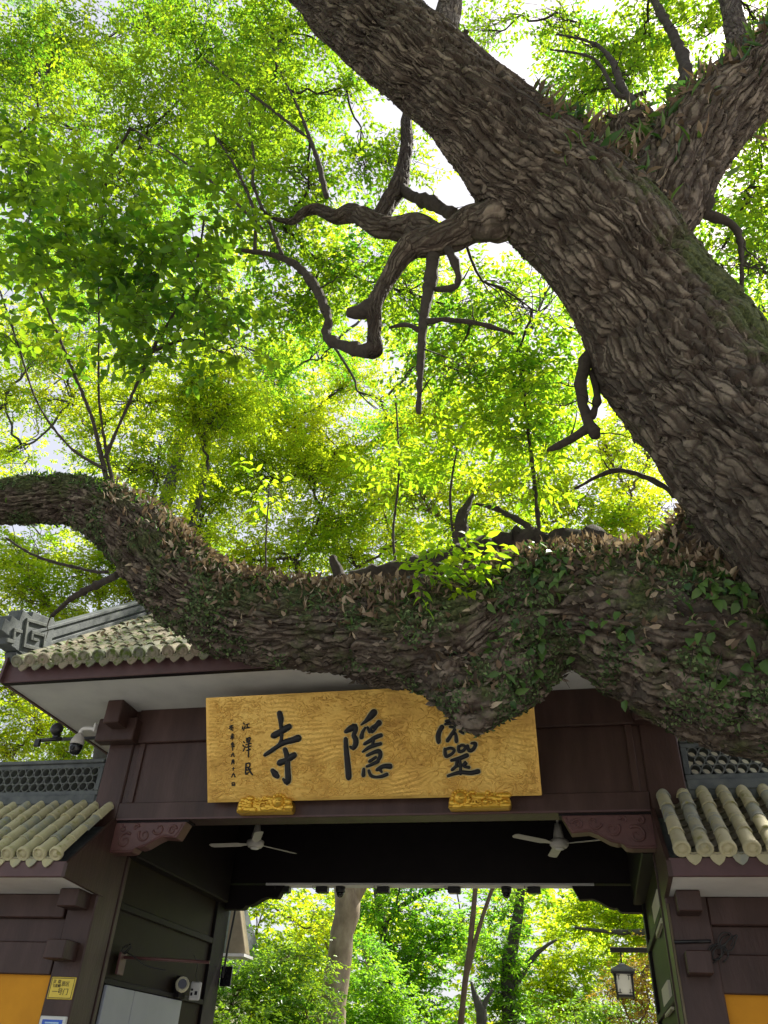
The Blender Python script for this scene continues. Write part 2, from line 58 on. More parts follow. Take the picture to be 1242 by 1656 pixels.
GLYPHS = {"temple":[[[-2.5972,0.7764,0.0255],[-2.5882,0.7264,0.0254],[-2.5889,0.6814,0.0156],[-2.5857,0.6363,0.0146],[-2.5844,0.5915,0.0137],[-2.5892,0.5424,0.0136],[-2.6072,0.5029,0.0175]],[[-2.66,0.5853,0.0274],[-2.6083,0.6058,0.0273],[-2.5484,0.6394,0.0273],[-2.5107,0.6559,0.0253]],[[-2.7523,0.4141,0.0127],[-2.6974,0.4435,0.0176],[-2.6225,0.4874,0.0175],[-2.553,0.5206,0.0233],[-2.4844,0.5343,0.0252],[-2.4276,0.55,0.0309]],[[-2.6084,0.3386,0.0272],[-2.5495,0.3572,0.0232],[-2.5,0.3857,0.027],[-2.4723,0.4008,0.0251]],[[-2.5556,0.4522,0.0194],[-2.5419,0.403,0.0232],[-2.5385,0.341,0.0251],[-2.5377,0.2616,0.0251],[-2.5366,0.1914,0.0269],[-2.5512,0.1637,0.0231],[-2.5819,0.1925,0.0077]],[[-2.6829,0.27,0.0175],[-2.6606,0.2403,0.0291],[-2.64,0.2204,0.0194]]],"hidden":[[[-1.9642,0.5949,0.0151],[-1.9158,0.6195,0.0263],[-1.8793,0.6339,0.0244],[-1.8745,0.6003,0.0187],[-1.8947,0.5572,0.0187],[-1.8788,0.5216,0.0224],[-1.8812,0.4779,0.0224],[-1.9083,0.444,0.0168],[-1.932,0.4578,0.0066]],[[-1.9716,0.5249,0.0169],[-1.972,0.4461,0.0206],[-1.9663,0.3413,0.0243],[-1.9619,0.2459,0.0261],[-1.9617,0.1984,0.0261]],[[-1.6949,0.7496,0.0297],[-1.7325,0.7134,0.0261],[-1.7718,0.6798,0.0149],[-1.8156,0.649,0.0047]],[[-1.7846,0.6188,0.0075],[-1.8101,0.5803,0.013],[-1.8216,0.5414,0.0186]],[[-1.7611,0.6205,0.0084],[-1.7446,0.5849,0.0121]],[[-1.652,0.6565,0.024],[-1.6861,0.6299,0.0167],[-1.7289,0.614,0.0093],[-1.7198,0.5787,0.0093],[-1.6706,0.6258,0.0083]],[[-1.6401,0.5478,0.0148],[-1.6919,0.5323,0.0166],[-1.7446,0.5037,0.0148],[-1.7944,0.4793,0.0111]],[[-1.7042,0.5284,0.012],[-1.7267,0.4596,0.0102]],[[-1.6491,0.4743,0.0129],[-1.7006,0.4631,0.0148],[-1.7572,0.4459,0.0139],[-1.813,0.413,0.0065]],[[-1.775,0.3788,0.0102],[-1.7134,0.4028,0.0138],[-1.665,0.4099,0.0184],[-1.6563,0.3707,0.0165],[-1.6827,0.3284,0.0119]],[[-1.7548,0.328,0.012],[-1.6994,0.3591,0.0101]],[[-1.7832,0.284,0.0083],[-1.7361,0.2999,0.012],[-1.6793,0.324,0.0129]],[[-1.8161,0.2591,0.0111],[-1.8215,0.2119,0.0166]],[[-1.7688,0.2449,0.0101],[-1.7545,0.2058,0.012],[-1.7122,0.1893,0.0092],[-1.6504,0.1945,0.0119],[-1.6055,0.2105,0.0128]],[[-1.69,0.2539,0.0128],[-1.6333,0.2797,0.0165],[-1.5739,0.278,0.0219]],[[-1.6712,0.2593,0.0128],[-1.6517,0.2331,0.0073]]],"spirit":[[[-1.0798,0.598,0.0169],[-1.107,0.5612,0.0178],[-1.1215,0.5168,0.0197],[-1.1198,0.4763,0.0169]],[[-1.0365,0.6487,0.0103],[-0.9705,0.6532,0.0121],[-0.8667,0.6688,0.0139]],[[-0.955,0.6724,0.0093],[-0.9638,0.6187,0.0102],[-0.968,0.5649,0.0093]],[[-1.0075,0.5979,0.0084],[-0.9666,0.5828,0.0102],[-1.0068,0.5215,0.0121],[-1.0378,0.4824,0.014]],[[-1.0083,0.5261,0.0084],[-0.9654,0.5379,0.0102],[-0.9609,0.4752,0.0148]],[[-1.0479,0.622,0.0084],[-0.9159,0.6348,0.0112],[-0.8332,0.6225,0.0129],[-0.8645,0.5789,0.0074]],[[-0.9191,0.5945,0.0084],[-0.9022,0.5714,0.0093]],[[-0.9222,0.5542,0.0083],[-0.8954,0.5398,0.0093]],[[-1.0677,0.4074,0.0112],[-1.0636,0.3494,0.013],[-1.0111,0.3655,0.0093],[-0.9854,0.3976,0.0111],[-1.0185,0.4165,0.0093],[-1.0641,0.4046,0.0075]],[[-0.9452,0.4256,0.0111],[-0.9447,0.3838,0.0111],[-0.9023,0.3931,0.0111],[-0.8859,0.4254,0.0101],[-0.9173,0.438,0.0092],[-0.9435,0.4229,0.0074]],[[-0.8654,0.4273,0.0129],[-0.8554,0.3897,0.0129],[-0.8187,0.3992,0.0129],[-0.7919,0.447,0.0128],[-0.8285,0.4501,0.0064]],[[-1.0152,0.3123,0.0093],[-0.9398,0.3278,0.0157],[-0.878,0.3497,0.0166]],[[-0.9448,0.3235,0.0111],[-0.9403,0.2615,0.0111],[-0.9451,0.2,0.011]],[[-0.9696,0.3021,0.0111],[-0.98,0.2626,0.0111],[-1.0136,0.2353,0.0111]],[[-0.8965,0.2911,0.0092],[-0.9127,0.2607,0.0101],[-0.8676,0.2488,0.011]],[[-0.9748,0.2581,0.0074],[-0.888,0.282,0.0083]],[[-1.0546,0.1835,0.0083],[-0.9491,0.2089,0.0138],[-0.8576,0.202,0.0156],[-0.7907,0.2133,0.0182]]],"signature":[[[-2.9614,0.7071,0.005],[-2.9547,0.6977,0.006]],[[-2.9703,0.6765,0.004],[-2.9728,0.6566,0.006]],[[-2.9611,0.6453,0.005],[-2.9462,0.6792,0.003]],[[-2.9369,0.6906,0.004],[-2.9077,0.6986,0.005]],[[-2.9218,0.6946,0.004],[-2.9266,0.6639,0.004]],[[-2.9407,0.6608,0.004],[-2.9016,0.6666,0.005]],[[-2.9662,0.5378,0.005],[-2.9584,0.5303,0.006]],[[-2.973,0.5065,0.005],[-2.9673,0.4973,0.005]],[[-2.9664,0.4594,0.007],[-2.9514,0.4967,0.003]],[[-2.9355,0.5638,0.005],[-2.8994,0.5724,0.006],[-2.9065,0.5357,0.005]],[[-2.9335,0.5637,0.005],[-2.9305,0.532,0.005]],[[-2.9175,0.5676,0.003],[-2.9184,0.5352,0.003]],[[-2.9304,0.5338,0.004],[-2.9044,0.5383,0.004]],[[-2.941,0.5126,0.004],[-2.891,0.5217,0.005]],[[-2.9146,0.5315,0.005],[-2.9167,0.4596,0.005],[-2.9204,0.4015,0.0049]],[[-2.9427,0.4856,0.004],[-2.8918,0.4965,0.005]],[[-2.9346,0.4584,0.004],[-2.9006,0.4681,0.005]],[[-2.947,0.3388,0.0049],[-2.9102,0.3431,0.0069],[-2.9132,0.3093,0.0059],[-2.947,0.3031,0.0049]],[[-2.946,0.3388,0.0069],[-2.9506,0.2463,0.0079],[-2.9245,0.2615,0.0039]],[[-2.9477,0.28,0.0049],[-2.9019,0.2912,0.0059]],[[-2.9252,0.3034,0.0049],[-2.9047,0.2628,0.0079],[-2.8837,0.2391,0.0059]]],"date":[[[-3.0892,0.7378,0.003],[-3.073,0.7408,0.004]],[[-3.1007,0.6834,0.004],[-3.0662,0.6912,0.004]],[[-3.0874,0.6902,0.004],[-3.1032,0.6607,0.004]],[[-3.0805,0.6826,0.004],[-3.0669,0.6639,0.005]],[[-3.098,0.6696,0.004],[-3.0707,0.6713,0.004]],[[-3.0848,0.6719,0.004],[-3.0894,0.6502,0.004]],[[-3.0872,0.6555,0.004],[-3.0714,0.6458,0.004]],[[-3.0886,0.6028,0.003],[-3.0623,0.6073,0.004]],[[-3.0909,0.5902,0.003],[-3.0606,0.5946,0.004]],[[-3.0762,0.6151,0.004],[-3.0775,0.5643,0.004]],[[-3.0788,0.5916,0.003],[-3.0913,0.5721,0.004]],[[-3.0748,0.5914,0.003],[-3.0632,0.5747,0.004]],[[-3.0762,0.5371,0.003],[-3.0887,0.5195,0.004]],[[-3.0845,0.5238,0.003],[-3.0644,0.5277,0.004]],[[-3.0889,0.5086,0.003],[-3.0627,0.5131,0.004]],[[-3.0743,0.5325,0.004],[-3.076,0.4648,0.004]],[[-3.0892,0.496,0.003],[-3.0591,0.4986,0.004]],[[-3.0746,0.4396,0.004],[-3.0914,0.4095,0.004]],[[-3.0869,0.4292,0.003],[-3.0648,0.432,0.004],[-3.0674,0.4105,0.004],[-3.0595,0.4085,0.003]],[[-3.0822,0.3769,0.004],[-3.0891,0.3412,0.004]],[[-3.0822,0.3769,0.004],[-3.0662,0.3782,0.004],[-3.0672,0.3423,0.004]],[[-3.0805,0.366,0.003],[-3.0685,0.3675,0.003]],[[-3.0808,0.3553,0.003],[-3.0688,0.3567,0.003]],[[-3.0822,0.298,0.003],[-3.0642,0.3011,0.003]],[[-3.072,0.3102,0.003],[-3.0746,0.2853,0.004]],[[-3.0754,0.2549,0.004],[-3.0921,0.225,0.004]],[[-3.0856,0.2445,0.003],[-3.0636,0.2475,0.004],[-3.0641,0.2279,0.004],[-3.0543,0.2241,0.003]],[[-3.0914,0.1716,0.003],[-3.0901,0.1467,0.003]],[[-3.0914,0.1716,0.003],[-3.0655,0.1745,0.003],[-3.0643,0.1461,0.003]],[[-3.0878,0.1591,0.003],[-3.0679,0.1604,0.003]],[[-3.088,0.1484,0.003],[-3.0662,0.1497,0.003]]]}

# ---------------------------------------------------------------- helpers
WM = {}
def tag(o, label=None, cat=None, group=None, kind=None):
    if label: o['label'] = label
    if cat: o['category'] = cat
    if group: o['group'] = group
    if kind: o['kind'] = kind
    return o
def link(o, parent=None, mat=None):
    COL.objects.link(o)
    if parent is not None:
        o.parent = parent
        o.matrix_parent_inverse = WM[parent.name].inverted()
    WM[o.name] = Matrix.Translation(o.location) @ o.rotation_euler.to_matrix().to_4x4()
    return o
def thing(name, label, cat, loc, group=None):
    o = bpy.data.objects.new(name, None); o.location = loc; o.empty_display_size = 0.2
    link(o); return tag(o, label, cat, group)
def put(name, mesh, mat, parent=None, loc=(0, 0, 0), rot=(0, 0, 0), scale=None):
    o = bpy.data.objects.new(name, mesh); o.location = loc; o.rotation_euler = Euler(rot)
    if mat and not mesh.materials: mesh.materials.append(mat)
    link(o, parent)
    if mat and mesh.materials and mesh.materials[0] is not mat:
        o.material_slots[0].link = 'OBJECT'; o.material_slots[0].material = mat
    if scale: o.scale = scale
    return o
class MB:
    def __init__(s): s.bm = bmesh.new()
    def box(s, x0, x1, y0, y1, z0, z1, bev=0.0, M=None):
        b = bmesh.new(); bmesh.ops.create_cube(b, size=1.0)
        for v in b.verts:
            v.co = Vector((x0+(v.co.x+.5)*(x1-x0), y0+(v.co.y+.5)*(y1-y0), z0+(v.co.z+.5)*(z1-z0)))
        if bev: bmesh.ops.bevel(b, geom=b.edges[:], offset=bev, segments=1, affect='EDGES')
        return s._add(b, M)
    def _add(s, b, M=None):
        if M is not None: bmesh.ops.transform(b, matrix=M, verts=b.verts[:])
        t = bpy.data.meshes.new('tmp'); b.to_mesh(t); b.free(); s.bm.from_mesh(t); bpy.data.meshes.remove(t); return s
    def cyl(s, p0, p1, r0, r1=None, n=12, caps=True):
        r1 = r0 if r1 is None else r1
        p0, p1 = Vector(p0), Vector(p1); d = p1-p0; q = d.to_track_quat('Z', 'Y').to_matrix()
        rings = []
        for p, r in ((p0, r0), (p1, r1)):
            rings.append([s.bm.verts.new(p + q @ Vector((r*math.cos(2*math.pi*i/n), r*math.sin(2*math.pi*i/n), 0))) for i in range(n)])
        for i in range(n):
            f = s.bm.faces.new((rings[0][i], rings[0][(i+1) % n], rings[1][(i+1) % n], rings[1][i])); f.smooth = True
        if caps: s.bm.faces.new(rings[0][::-1]); s.bm.faces.new(rings[1])
        return s
    def lathe(s, prof, c=(0, 0, 0), n=20, M=None):
        b = bmesh.new(); rings = []
        for r, z in prof:
            rings.append([b.verts.new((c[0]+r*math.cos(2*math.pi*i/n), c[1]+r*math.sin(2*math.pi*i/n), c[2]+z)) for i in range(n)])
        for a, c2 in zip(rings, rings[1:]):
            for i in range(n):
                f = b.faces.new((a[i], a[(i+1) % n], c2[(i+1) % n], c2[i])); f.smooth = True
        b.faces.new(rings[0][::-1]); b.faces.new(rings[-1])
        return s._add(b, M)
    def prism(s, poly, a0, a1, axis='y', bev=0.0, M=None):
        b = bmesh.new()
        def P(p, a): return {'y': (p[0], a, p[1]), 'x': (a, p[0], p[1]), 'z': (p[0], p[1], a)}[axis]
        v0 = [b.verts.new(P(p, a0)) for p in poly]; v1 = [b.verts.new(P(p, a1)) for p in poly]
        b.faces.new(v0); b.faces.new(v1[::-1]); n = len(poly)
        for i in range(n): b.faces.new((v0[i], v1[i], v1[(i+1) % n], v0[(i+1) % n]))
        bmesh.ops.recalc_face_normals(b, faces=b.faces[:])
        if bev: bmesh.ops.bevel(b, geom=b.edges[:], offset=bev, segments=1, affect='EDGES')
        return s._add(b, M)
    def tube(s, pts, rad, n=6):
        V, F = tube_np(pts, rad, n)
        vs = [s.bm.verts.new(v) for v in V]
        for f in F:
            try: s.bm.faces.new([vs[i] for i in f]).smooth = True
            except ValueError: pass
        return s
    def mesh(s, name='m'):
        m = bpy.data.meshes.new(name); s.bm.normal_update(); s.bm.to_mesh(m); s.bm.free(); return m
    def put(s, name, mat, parent=None, **k):
        return put(name, s.mesh(name), mat, parent, **k)
def catmull(P, step):
    P = np.asarray(P, float); out = []
    for i in range(len(P)-1):
        p0 = P[max(i-1, 0)]; p1 = P[i]; p2 = P[i+1]; p3 = P[min(i+2, len(P)-1)]
        n = max(2, int(np.linalg.norm(p2[:3]-p1[:3])/step))
        for t in np.linspace(0, 1, n, endpoint=False):
            out.append(.5*((2*p1)+(-p0+p2)*t+(2*p0-5*p1+4*p2-p3)*t*t+(-p0+3*p1-3*p2+p3)*t**3))
    out.append(P[-1]); return np.array(out)
def frames(P):
    T = np.gradient(P, axis=0); T /= np.linalg.norm(T, axis=1)[:, None]+1e-9
    u = np.cross(T[0], [0.31, 0.9, 0.17]); u /= np.linalg.norm(u); U = []
    for t in T:
        u = u - t*np.dot(u, t); u /= np.linalg.norm(u)+1e-9; U.append(u)
    U = np.array(U); return T, U, np.cross(T, U)
def tube_np(pts, rad, n=6, cap=True):
    P = np.asarray(pts, float); rad = np.asarray(rad, float); T, U, W = frames(P)
    a = np.arange(n)*2*math.pi/n
    V = P[:, None]+rad[:, None, None]*(np.cos(a)[None, :, None]*U[:, None]+np.sin(a)[None, :, None]*W[:, None])
    m = len(P); V = V.reshape(-1, 3); F = []
    for i in range(m-1):
        for j in range(n):
            k = (j+1) % n; F.append((i*n+j, i*n+k, (i+1)*n+k, (i+1)*n+j))
    if cap:
        V = np.vstack([V, P[0]-T[0]*rad[0]*.5, P[-1]+T[-1]*rad[-1]*.6]); c0, c1 = m*n, m*n+1
        for j in range(n):
            k = (j+1) % n; F.append((c0, k, j)); F.append(((m-1)*n+j, (m-1)*n+k, c1))
    return V, F
def np_mesh(name, V, F, attrs=None, smooth=False):
    V = np.ascontiguousarray(V, np.float32); F = np.ascontiguousarray(F, np.int32); k = F.shape[1]
    m = bpy.data.meshes.new(name)
    m.vertices.add(len(V)); m.vertices.foreach_set('co', V.ravel())
    m.loops.add(F.size); m.loops.foreach_set('vertex_index', F.ravel())
    m.polygons.add(len(F)); m.polygons.foreach_set('loop_start', np.arange(0, F.size, k, dtype=np.int32))
    if smooth: m.polygons.foreach_set('use_smooth', np.ones(len(F), bool))
    m.update(calc_edges=True)
    for n_, a in (attrs or {}).items():
        at = m.attributes.new(n_, 'FLOAT', 'POINT'); at.data.foreach_set('value', np.ascontiguousarray(a, np.float32))
    return m
def hash3(a, b, c):
    h = (a.astype(np.int64)*374761393 + b.astype(np.int64)*668265263 + c*1274126177) & 0xffffffff
    h = ((h ^ (h >> 13))*1103515245) & 0xffffffff
    h = ((h ^ (h >> 16))*2246822519) & 0xffffffff
    return ((h ^ (h >> 15)) & 0xffffff)/float(0x1000000)
def vnoise(P, f):
    Q = P*f; I = np.floor(Q).astype(np.int64); t = Q-I; t = t*t*(3-2*t); r = 0
    for dx in (0, 1):
        for dy in (0, 1):
            for dz in (0, 1):
                wgt = (t[:, 0] if dx else 1-t[:, 0])*(t[:, 1] if dy else 1-t[:, 1])*(t[:, 2] if dz else 1-t[:, 2])
                r = r + wgt*hash3(I[:, 0]+dx+(I[:, 2]+dz)*7919, I[:, 1]+dy, 11)
    return r
def unit(a): return a/(np.linalg.norm(a, axis=-1, keepdims=True)+1e-9)

# ---------------------------------------------------------------- materials
def newmat(name):
    m = bpy.data.materials.new(name); m.use_nodes = True
    return m, m.node_tree.nodes, m.node_tree.links, m.node_tree.nodes['Principled BSDF']
def ramp(n, stops):
    r = n.new('ShaderNodeValToRGB'); e = r.color_ramp.elements
    while len(e) < len(stops): e.new(0.5)
    for k, (p, c) in zip(e, stops): k.position = p; k.color = (*c, 1)
    return r
def noise(n, l, scale, detail=5, coord='Object', rough=.6, stretch=None, vec=None):
    t = n.new('ShaderNodeTexNoise'); t.inputs['Scale'].default_value = scale; t.inputs['Detail'].default_value = detail; t.inputs['Roughness'].default_value = rough
    tc = n.new('ShaderNodeTexCoord'); src = tc.outputs[coord]
    if stretch:
        mp = n.new('ShaderNodeMapping'); mp.inputs['Scale'].default_value = stretch; l.new(src, mp.inputs[0]); src = mp.outputs[0]
    l.new(src, t.inputs['Vector']); return t
def bump(n, l, b, h, strength=.3, dist=.01):
    bp = n.new('ShaderNodeBump'); bp.inputs['Strength'].default_value = strength; bp.inputs['Distance'].default_value = dist
    l.new(h, bp.inputs['Height']); l.new(bp.outputs[0], b.inputs['Normal'])
def simple(name, c0, c1, rough=.6, scale=4, metal=0.0, bmp=.15, stretch=None, spec=.5, detail=6, dist=.01, c2=None):
    m, n, l, b = newmat(name)
    t = noise(n, l, scale, detail, stretch=stretch)
    r = ramp(n, [(.3, c0), (.7, c1)] if c2 is None else [(.28, c0), (.52, c1), (.72, c2)]); l.new(t.outputs['Fac'], r.inputs[0]); l.new(r.outputs[0], b.inputs['Base Color'])
    b.inputs['Roughness'].default_value = rough; b.inputs['Metallic'].default_value = metal; b.inputs['Specular IOR Level'].default_value = spec
    if bmp:
        t2 = noise(n, l, scale*9, 4, stretch=stretch); bump(n, l, b, t2.outputs['Fac'], bmp, dist)
    return m
def per_object(name, stops, rough=.8, scale=14, moss=None, mossamt=.5, bmp=.4):
    """weathered pieces: each piece its own tone, blotches in object space"""
    m, n, l, b = newmat(name)
    oi = n.new('ShaderNodeObjectInfo'); t = noise(n, l, scale, 6, coord='Object')
    add = n.new('ShaderNodeMath'); add.operation = 'MULTIPLY_ADD'; add.inputs[1].default_value = .55
    l.new(oi.outputs['Random'], add.inputs[0])
    sub = n.new('ShaderNodeMath'); sub.operation = 'MULTIPLY'; sub.inputs[1].default_value = .75; l.new(t.outputs['Fac'], sub.inputs[0]); l.new(sub.outputs[0], add.inputs[2])
    r = ramp(n, stops); l.new(add.outputs[0], r.inputs[0]); out = r.outputs[0]
    if moss:
        ad = n.new('ShaderNodeVectorMath'); ad.operation = 'ADD'; tc = n.new('ShaderNodeTexCoord'); l.new(tc.outputs['Object'], ad.inputs[0])
        cx = n.new('ShaderNodeCombineXYZ'); mu = n.new('ShaderNodeMath'); mu.operation = 'MULTIPLY'; mu.inputs[1].default_value = 37.0
        l.new(oi.outputs['Random'], mu.inputs[0]); l.new(mu.outputs[0], cx.inputs[0]); l.new(mu.outputs[0], cx.inputs[1]); l.new(cx.outputs[0], ad.inputs[1])
        t3 = n.new('ShaderNodeTexNoise'); t3.inputs['Scale'].default_value = 16; t3.inputs['Detail'].default_value = 5; l.new(ad.outputs[0], t3.inputs['Vector'])
        r3 = ramp(n, [(.66-.16*mossamt, (0, 0, 0)), (.78-.16*mossamt, (1, 1, 1))]); l.new(t3.outputs['Fac'], r3.inputs[0])
        mx = n.new('ShaderNodeMix'); mx.data_type = 'RGBA'; l.new(r3.outputs[0], mx.inputs['Factor']); l.new(out, mx.inputs['A']); mx.inputs['B'].default_value = (*moss, 1); out = mx.outputs['Result']
    l.new(out, b.inputs['Base Color']); b.inputs['Roughness'].default_value = rough
    t2 = noise(n, l, scale*5, 5); bump(n, l, b, t2.outputs['Fac'], bmp, .006)
    return m
def leafmat(name, lo, hi, trans_lo, trans_hi, tmix=.55, rough=.45, mid=None):
    m, n, l, b = newmat(name)
    at = n.new('ShaderNodeAttribute'); at.attribute_name = 'tone'
    r = ramp(n, [(0, lo), (1, hi)] if mid is None else [(0, lo), (.45, mid), (1, hi)]); r2 = ramp(n, [(0, trans_lo), (1, trans_hi)])
    l.new(at.outputs['Fac'], r.inputs[0]); l.new(at.outputs['Fac'], r2.inputs[0]); l.new(r.outputs[0], b.inputs['Base Color'])
    b.inputs['Roughness'].default_value = rough; b.inputs['Specular IOR Level'].default_value = .35
    tr = n.new('ShaderNodeBsdfTranslucent'); l.new(r2.outputs[0], tr.inputs['Color'])
    mx = n.new('ShaderNodeMixShader'); mx.inputs[0].default_value = tmix
    l.new(b.outputs[0], mx.inputs[1]); l.new(tr.outputs[0], mx.inputs[2]); l.new(mx.outputs[0], n['Material Output'].inputs['Surface'])
    return m

M = {}
M['wood'] = simple('maroon_paint', (.031, .0150, .0120), (.052, .0260, .0210), .44, 4.5, bmp=.35, stretch=(1, 1, .22), c2=(.078, .043, .038), detail=12, spec=.4)
M['wood_red'] = simple('red_brown_carving', (.075, .029, .027), (.115, .046, .042), .45, 8, bmp=.25)
M['wood_dark'] = simple('dark_shaded_wood', (.006, .004, .005), (.010, .007, .008), .55, 5, bmp=.2, spec=.2)  # darker than the front timber, passage shade put into the base colour
M['panel'] = simple('varnished_panel', (.012, .0075, .0045), (.019, .012, .007), .5, 2.5, bmp=.1, spec=.12)  # base colour lowered to carry the darkness of the passage
M['fascia'] = simple('fascia_paint', (.070, .034, .036), (.100, .050, .052), .5, 6, bmp=.15)
M['soffit'] = simple('whitewash', (.50, .50, .50), (.60, .60, .595), .85, 2.2, bmp=.15, c2=(.66, .66, .64), detail=10)
M['yellow'] = simple('ochre_wall', (.60, .25, .006), (.76, .335, .010), .75, 2.2, bmp=.3, detail=10)
M['slate'] = simple('slate_ridge', (.045, .055, .062), (.10, .115, .12), .75, 7, bmp=.45, c2=(.14, .155, .15))
M['lattice'] = simple('lattice_tile', (.075, .085, .085), (.15, .165, .155), .8, 18, bmp=.4)
M['tile'] = per_object('barrel_tile', [(.2, (.18, .205, .205)), (.42, (.30, .31, .255)), (.62, (.43, .40, .245)), (.85, (.51, .47, .295))], .82, 11, moss=(.30, .29, .11), mossamt=.45)
M['tile_moss'] = per_object('mossy_barrel_tile', [(.2, (.10, .11, .095)), (.45, (.17, .178, .135)), (.7, (.235, .22, .16)), (.9, (.27, .225, .17))], .85, 11, moss=(.085, .125, .02), mossamt=.95)
M['pan'] = per_object('pan_tile', [(.2, (.15, .15, .13)), (.5, (.30, .28, .21)), (.85, (.40, .36, .28))], .88, 10, moss=(.09, .11, .03), mossamt=.4)
M['tile_bulk'] = simple('far_tiles', (.10, .11, .09), (.22, .22, .16), .85, 12, bmp=.4, c2=(.30, .28, .2))
M['white'] = simple('white_plastic', (.62, .62, .60), (.70, .70, .68), .4, 6, bmp=0)
M['black'] = simple('black_metal', (.010, .010, .012), (.018, .018, .02), .4, 12, bmp=.1)
M['blackgloss'] = simple('dark_glass', (.008, .008, .010), (.014, .014, .018), .08, 6, bmp=0)
M['steel'] = simple('fan_paint', (.40, .39, .36), (.52, .50, .47), .4, 9, bmp=.05)
M['greymetal'] = simple('grey_cabinet', (.30, .32, .38), (.36, .38, .44), .35, 2, bmp=.05)
M['cream'] = simple('cream_wall', (.55, .53, .38), (.62, .60, .44), .8, 3)
M['brass'] = simple('sign_gold', (.60, .45, .05), (.70, .53, .07), .35, 12, metal=.25, bmp=.05)
M['ink'] = simple('ink_lacquer', (.004, .005, .009), (.008, .009, .014), .6, 30, bmp=.15)
M['pale_edge'] = simple('pale_gold_edge', (.50, .44, .24), (.62, .54, .30), .45, 30, bmp=.1)
M['blue'] = simple('blue_panel', (.02, .10, .55), (.03, .14, .65), .3, 8, bmp=0)
M['sky_text'] = simple('pale_blue_print', (.35, .55, .8), (.45, .65, .85), .4, 8, bmp=0)
M['cable'] = simple('cable', (.012, .012, .012), (.02, .02, .02), .5, 10, bmp=0)
M['conduit'] = simple('conduit_paint', (.16, .13, .08), (.22, .18, .11), .5, 10, bmp=.1)
M['lantern'] = simple('lantern_paper', (.80, .80, .76), (.86, .86, .82), .7, 9, bmp=.1)
M['stone'] = simple('paving_stone', (.20, .19, .175), (.26, .25, .235), .85, 2.0, bmp=.3, c2=(.29, .28, .26))
M['soil'] = simple('leaf_litter_soil', (.05, .045, .025), (.10, .085, .045), .95, 1.5, bmp=.6, c2=(.06, .09, .03))

def gold():
    m, n, l, b = newmat('embossed_gold')
    tc = n.new('ShaderNodeTexCoord'); mp = n.new('ShaderNodeMapping'); mp.inputs['Scale'].default_value = (1, 1, 1); l.new(tc.outputs['Object'], mp.inputs[0])
    wv = n.new('ShaderNodeTexWave'); wv.wave_type = 'BANDS'; wv.bands_direction = 'Z'; wv.inputs['Scale'].default_value = 15.0
    wv.inputs['Distortion'].default_value = 14.0; wv.inputs['Detail'].default_value = 3.0; wv.inputs['Detail Scale'].default_value = 1.6; l.new(mp.outputs[0], wv.inputs['Vector'])
    vo = n.new('ShaderNodeTexVoronoi'); vo.inputs['Scale'].default_value = 26; l.new(mp.outputs[0], vo.inputs['Vector'])
    nz = noise(n, l, 5, 3)
    rp = ramp(n, [(.40, (0, 0, 0)), (.6, (1, 1, 1))]); l.new(nz.outputs['Fac'], rp.inputs[0])
    mx = n.new('ShaderNodeMix'); mx.data_type = 'FLOAT'; l.new(rp.outputs[0], mx.inputs['Factor']); l.new(wv.outputs['Fac'], mx.inputs['A'])
    wv2 = n.new('ShaderNodeTexWave'); wv2.wave_type = 'RINGS'; wv2.rings_direction = 'SPHERICAL'; wv2.inputs['Scale'].default_value = 11; wv2.inputs['Distortion'].default_value = 22; wv2.inputs['Detail'].default_value = 3; wv2.inputs['Detail Scale'].default_value = 1.4
    l.new(mp.outputs[0], wv2.inputs['Vector']); l.new(wv2.outputs['Fac'], mx.inputs['B'])
    nz2 = noise(n, l, 3, 4); r = ramp(n, [(.3, (.56, .32, .075)), (.5, (.74, .46, .11)), (.75, (.88, .60, .17))]); l.new(nz2.outputs['Fac'], r.inputs[0]); l.new(r.outputs[0], b.inputs['Base Color'])
    b.inputs['Metallic'].default_value = .5; b.inputs['Roughness'].default_value = .34
    bump(n, l, b, mx.outputs['Result'], .25, .004)
    return m
M['gold'] = gold()
M['gold_bright'] = simple('gilding', (.72, .42, .05), (.85, .55, .09), .28, 25, metal=.75, bmp=.35, dist=.008)

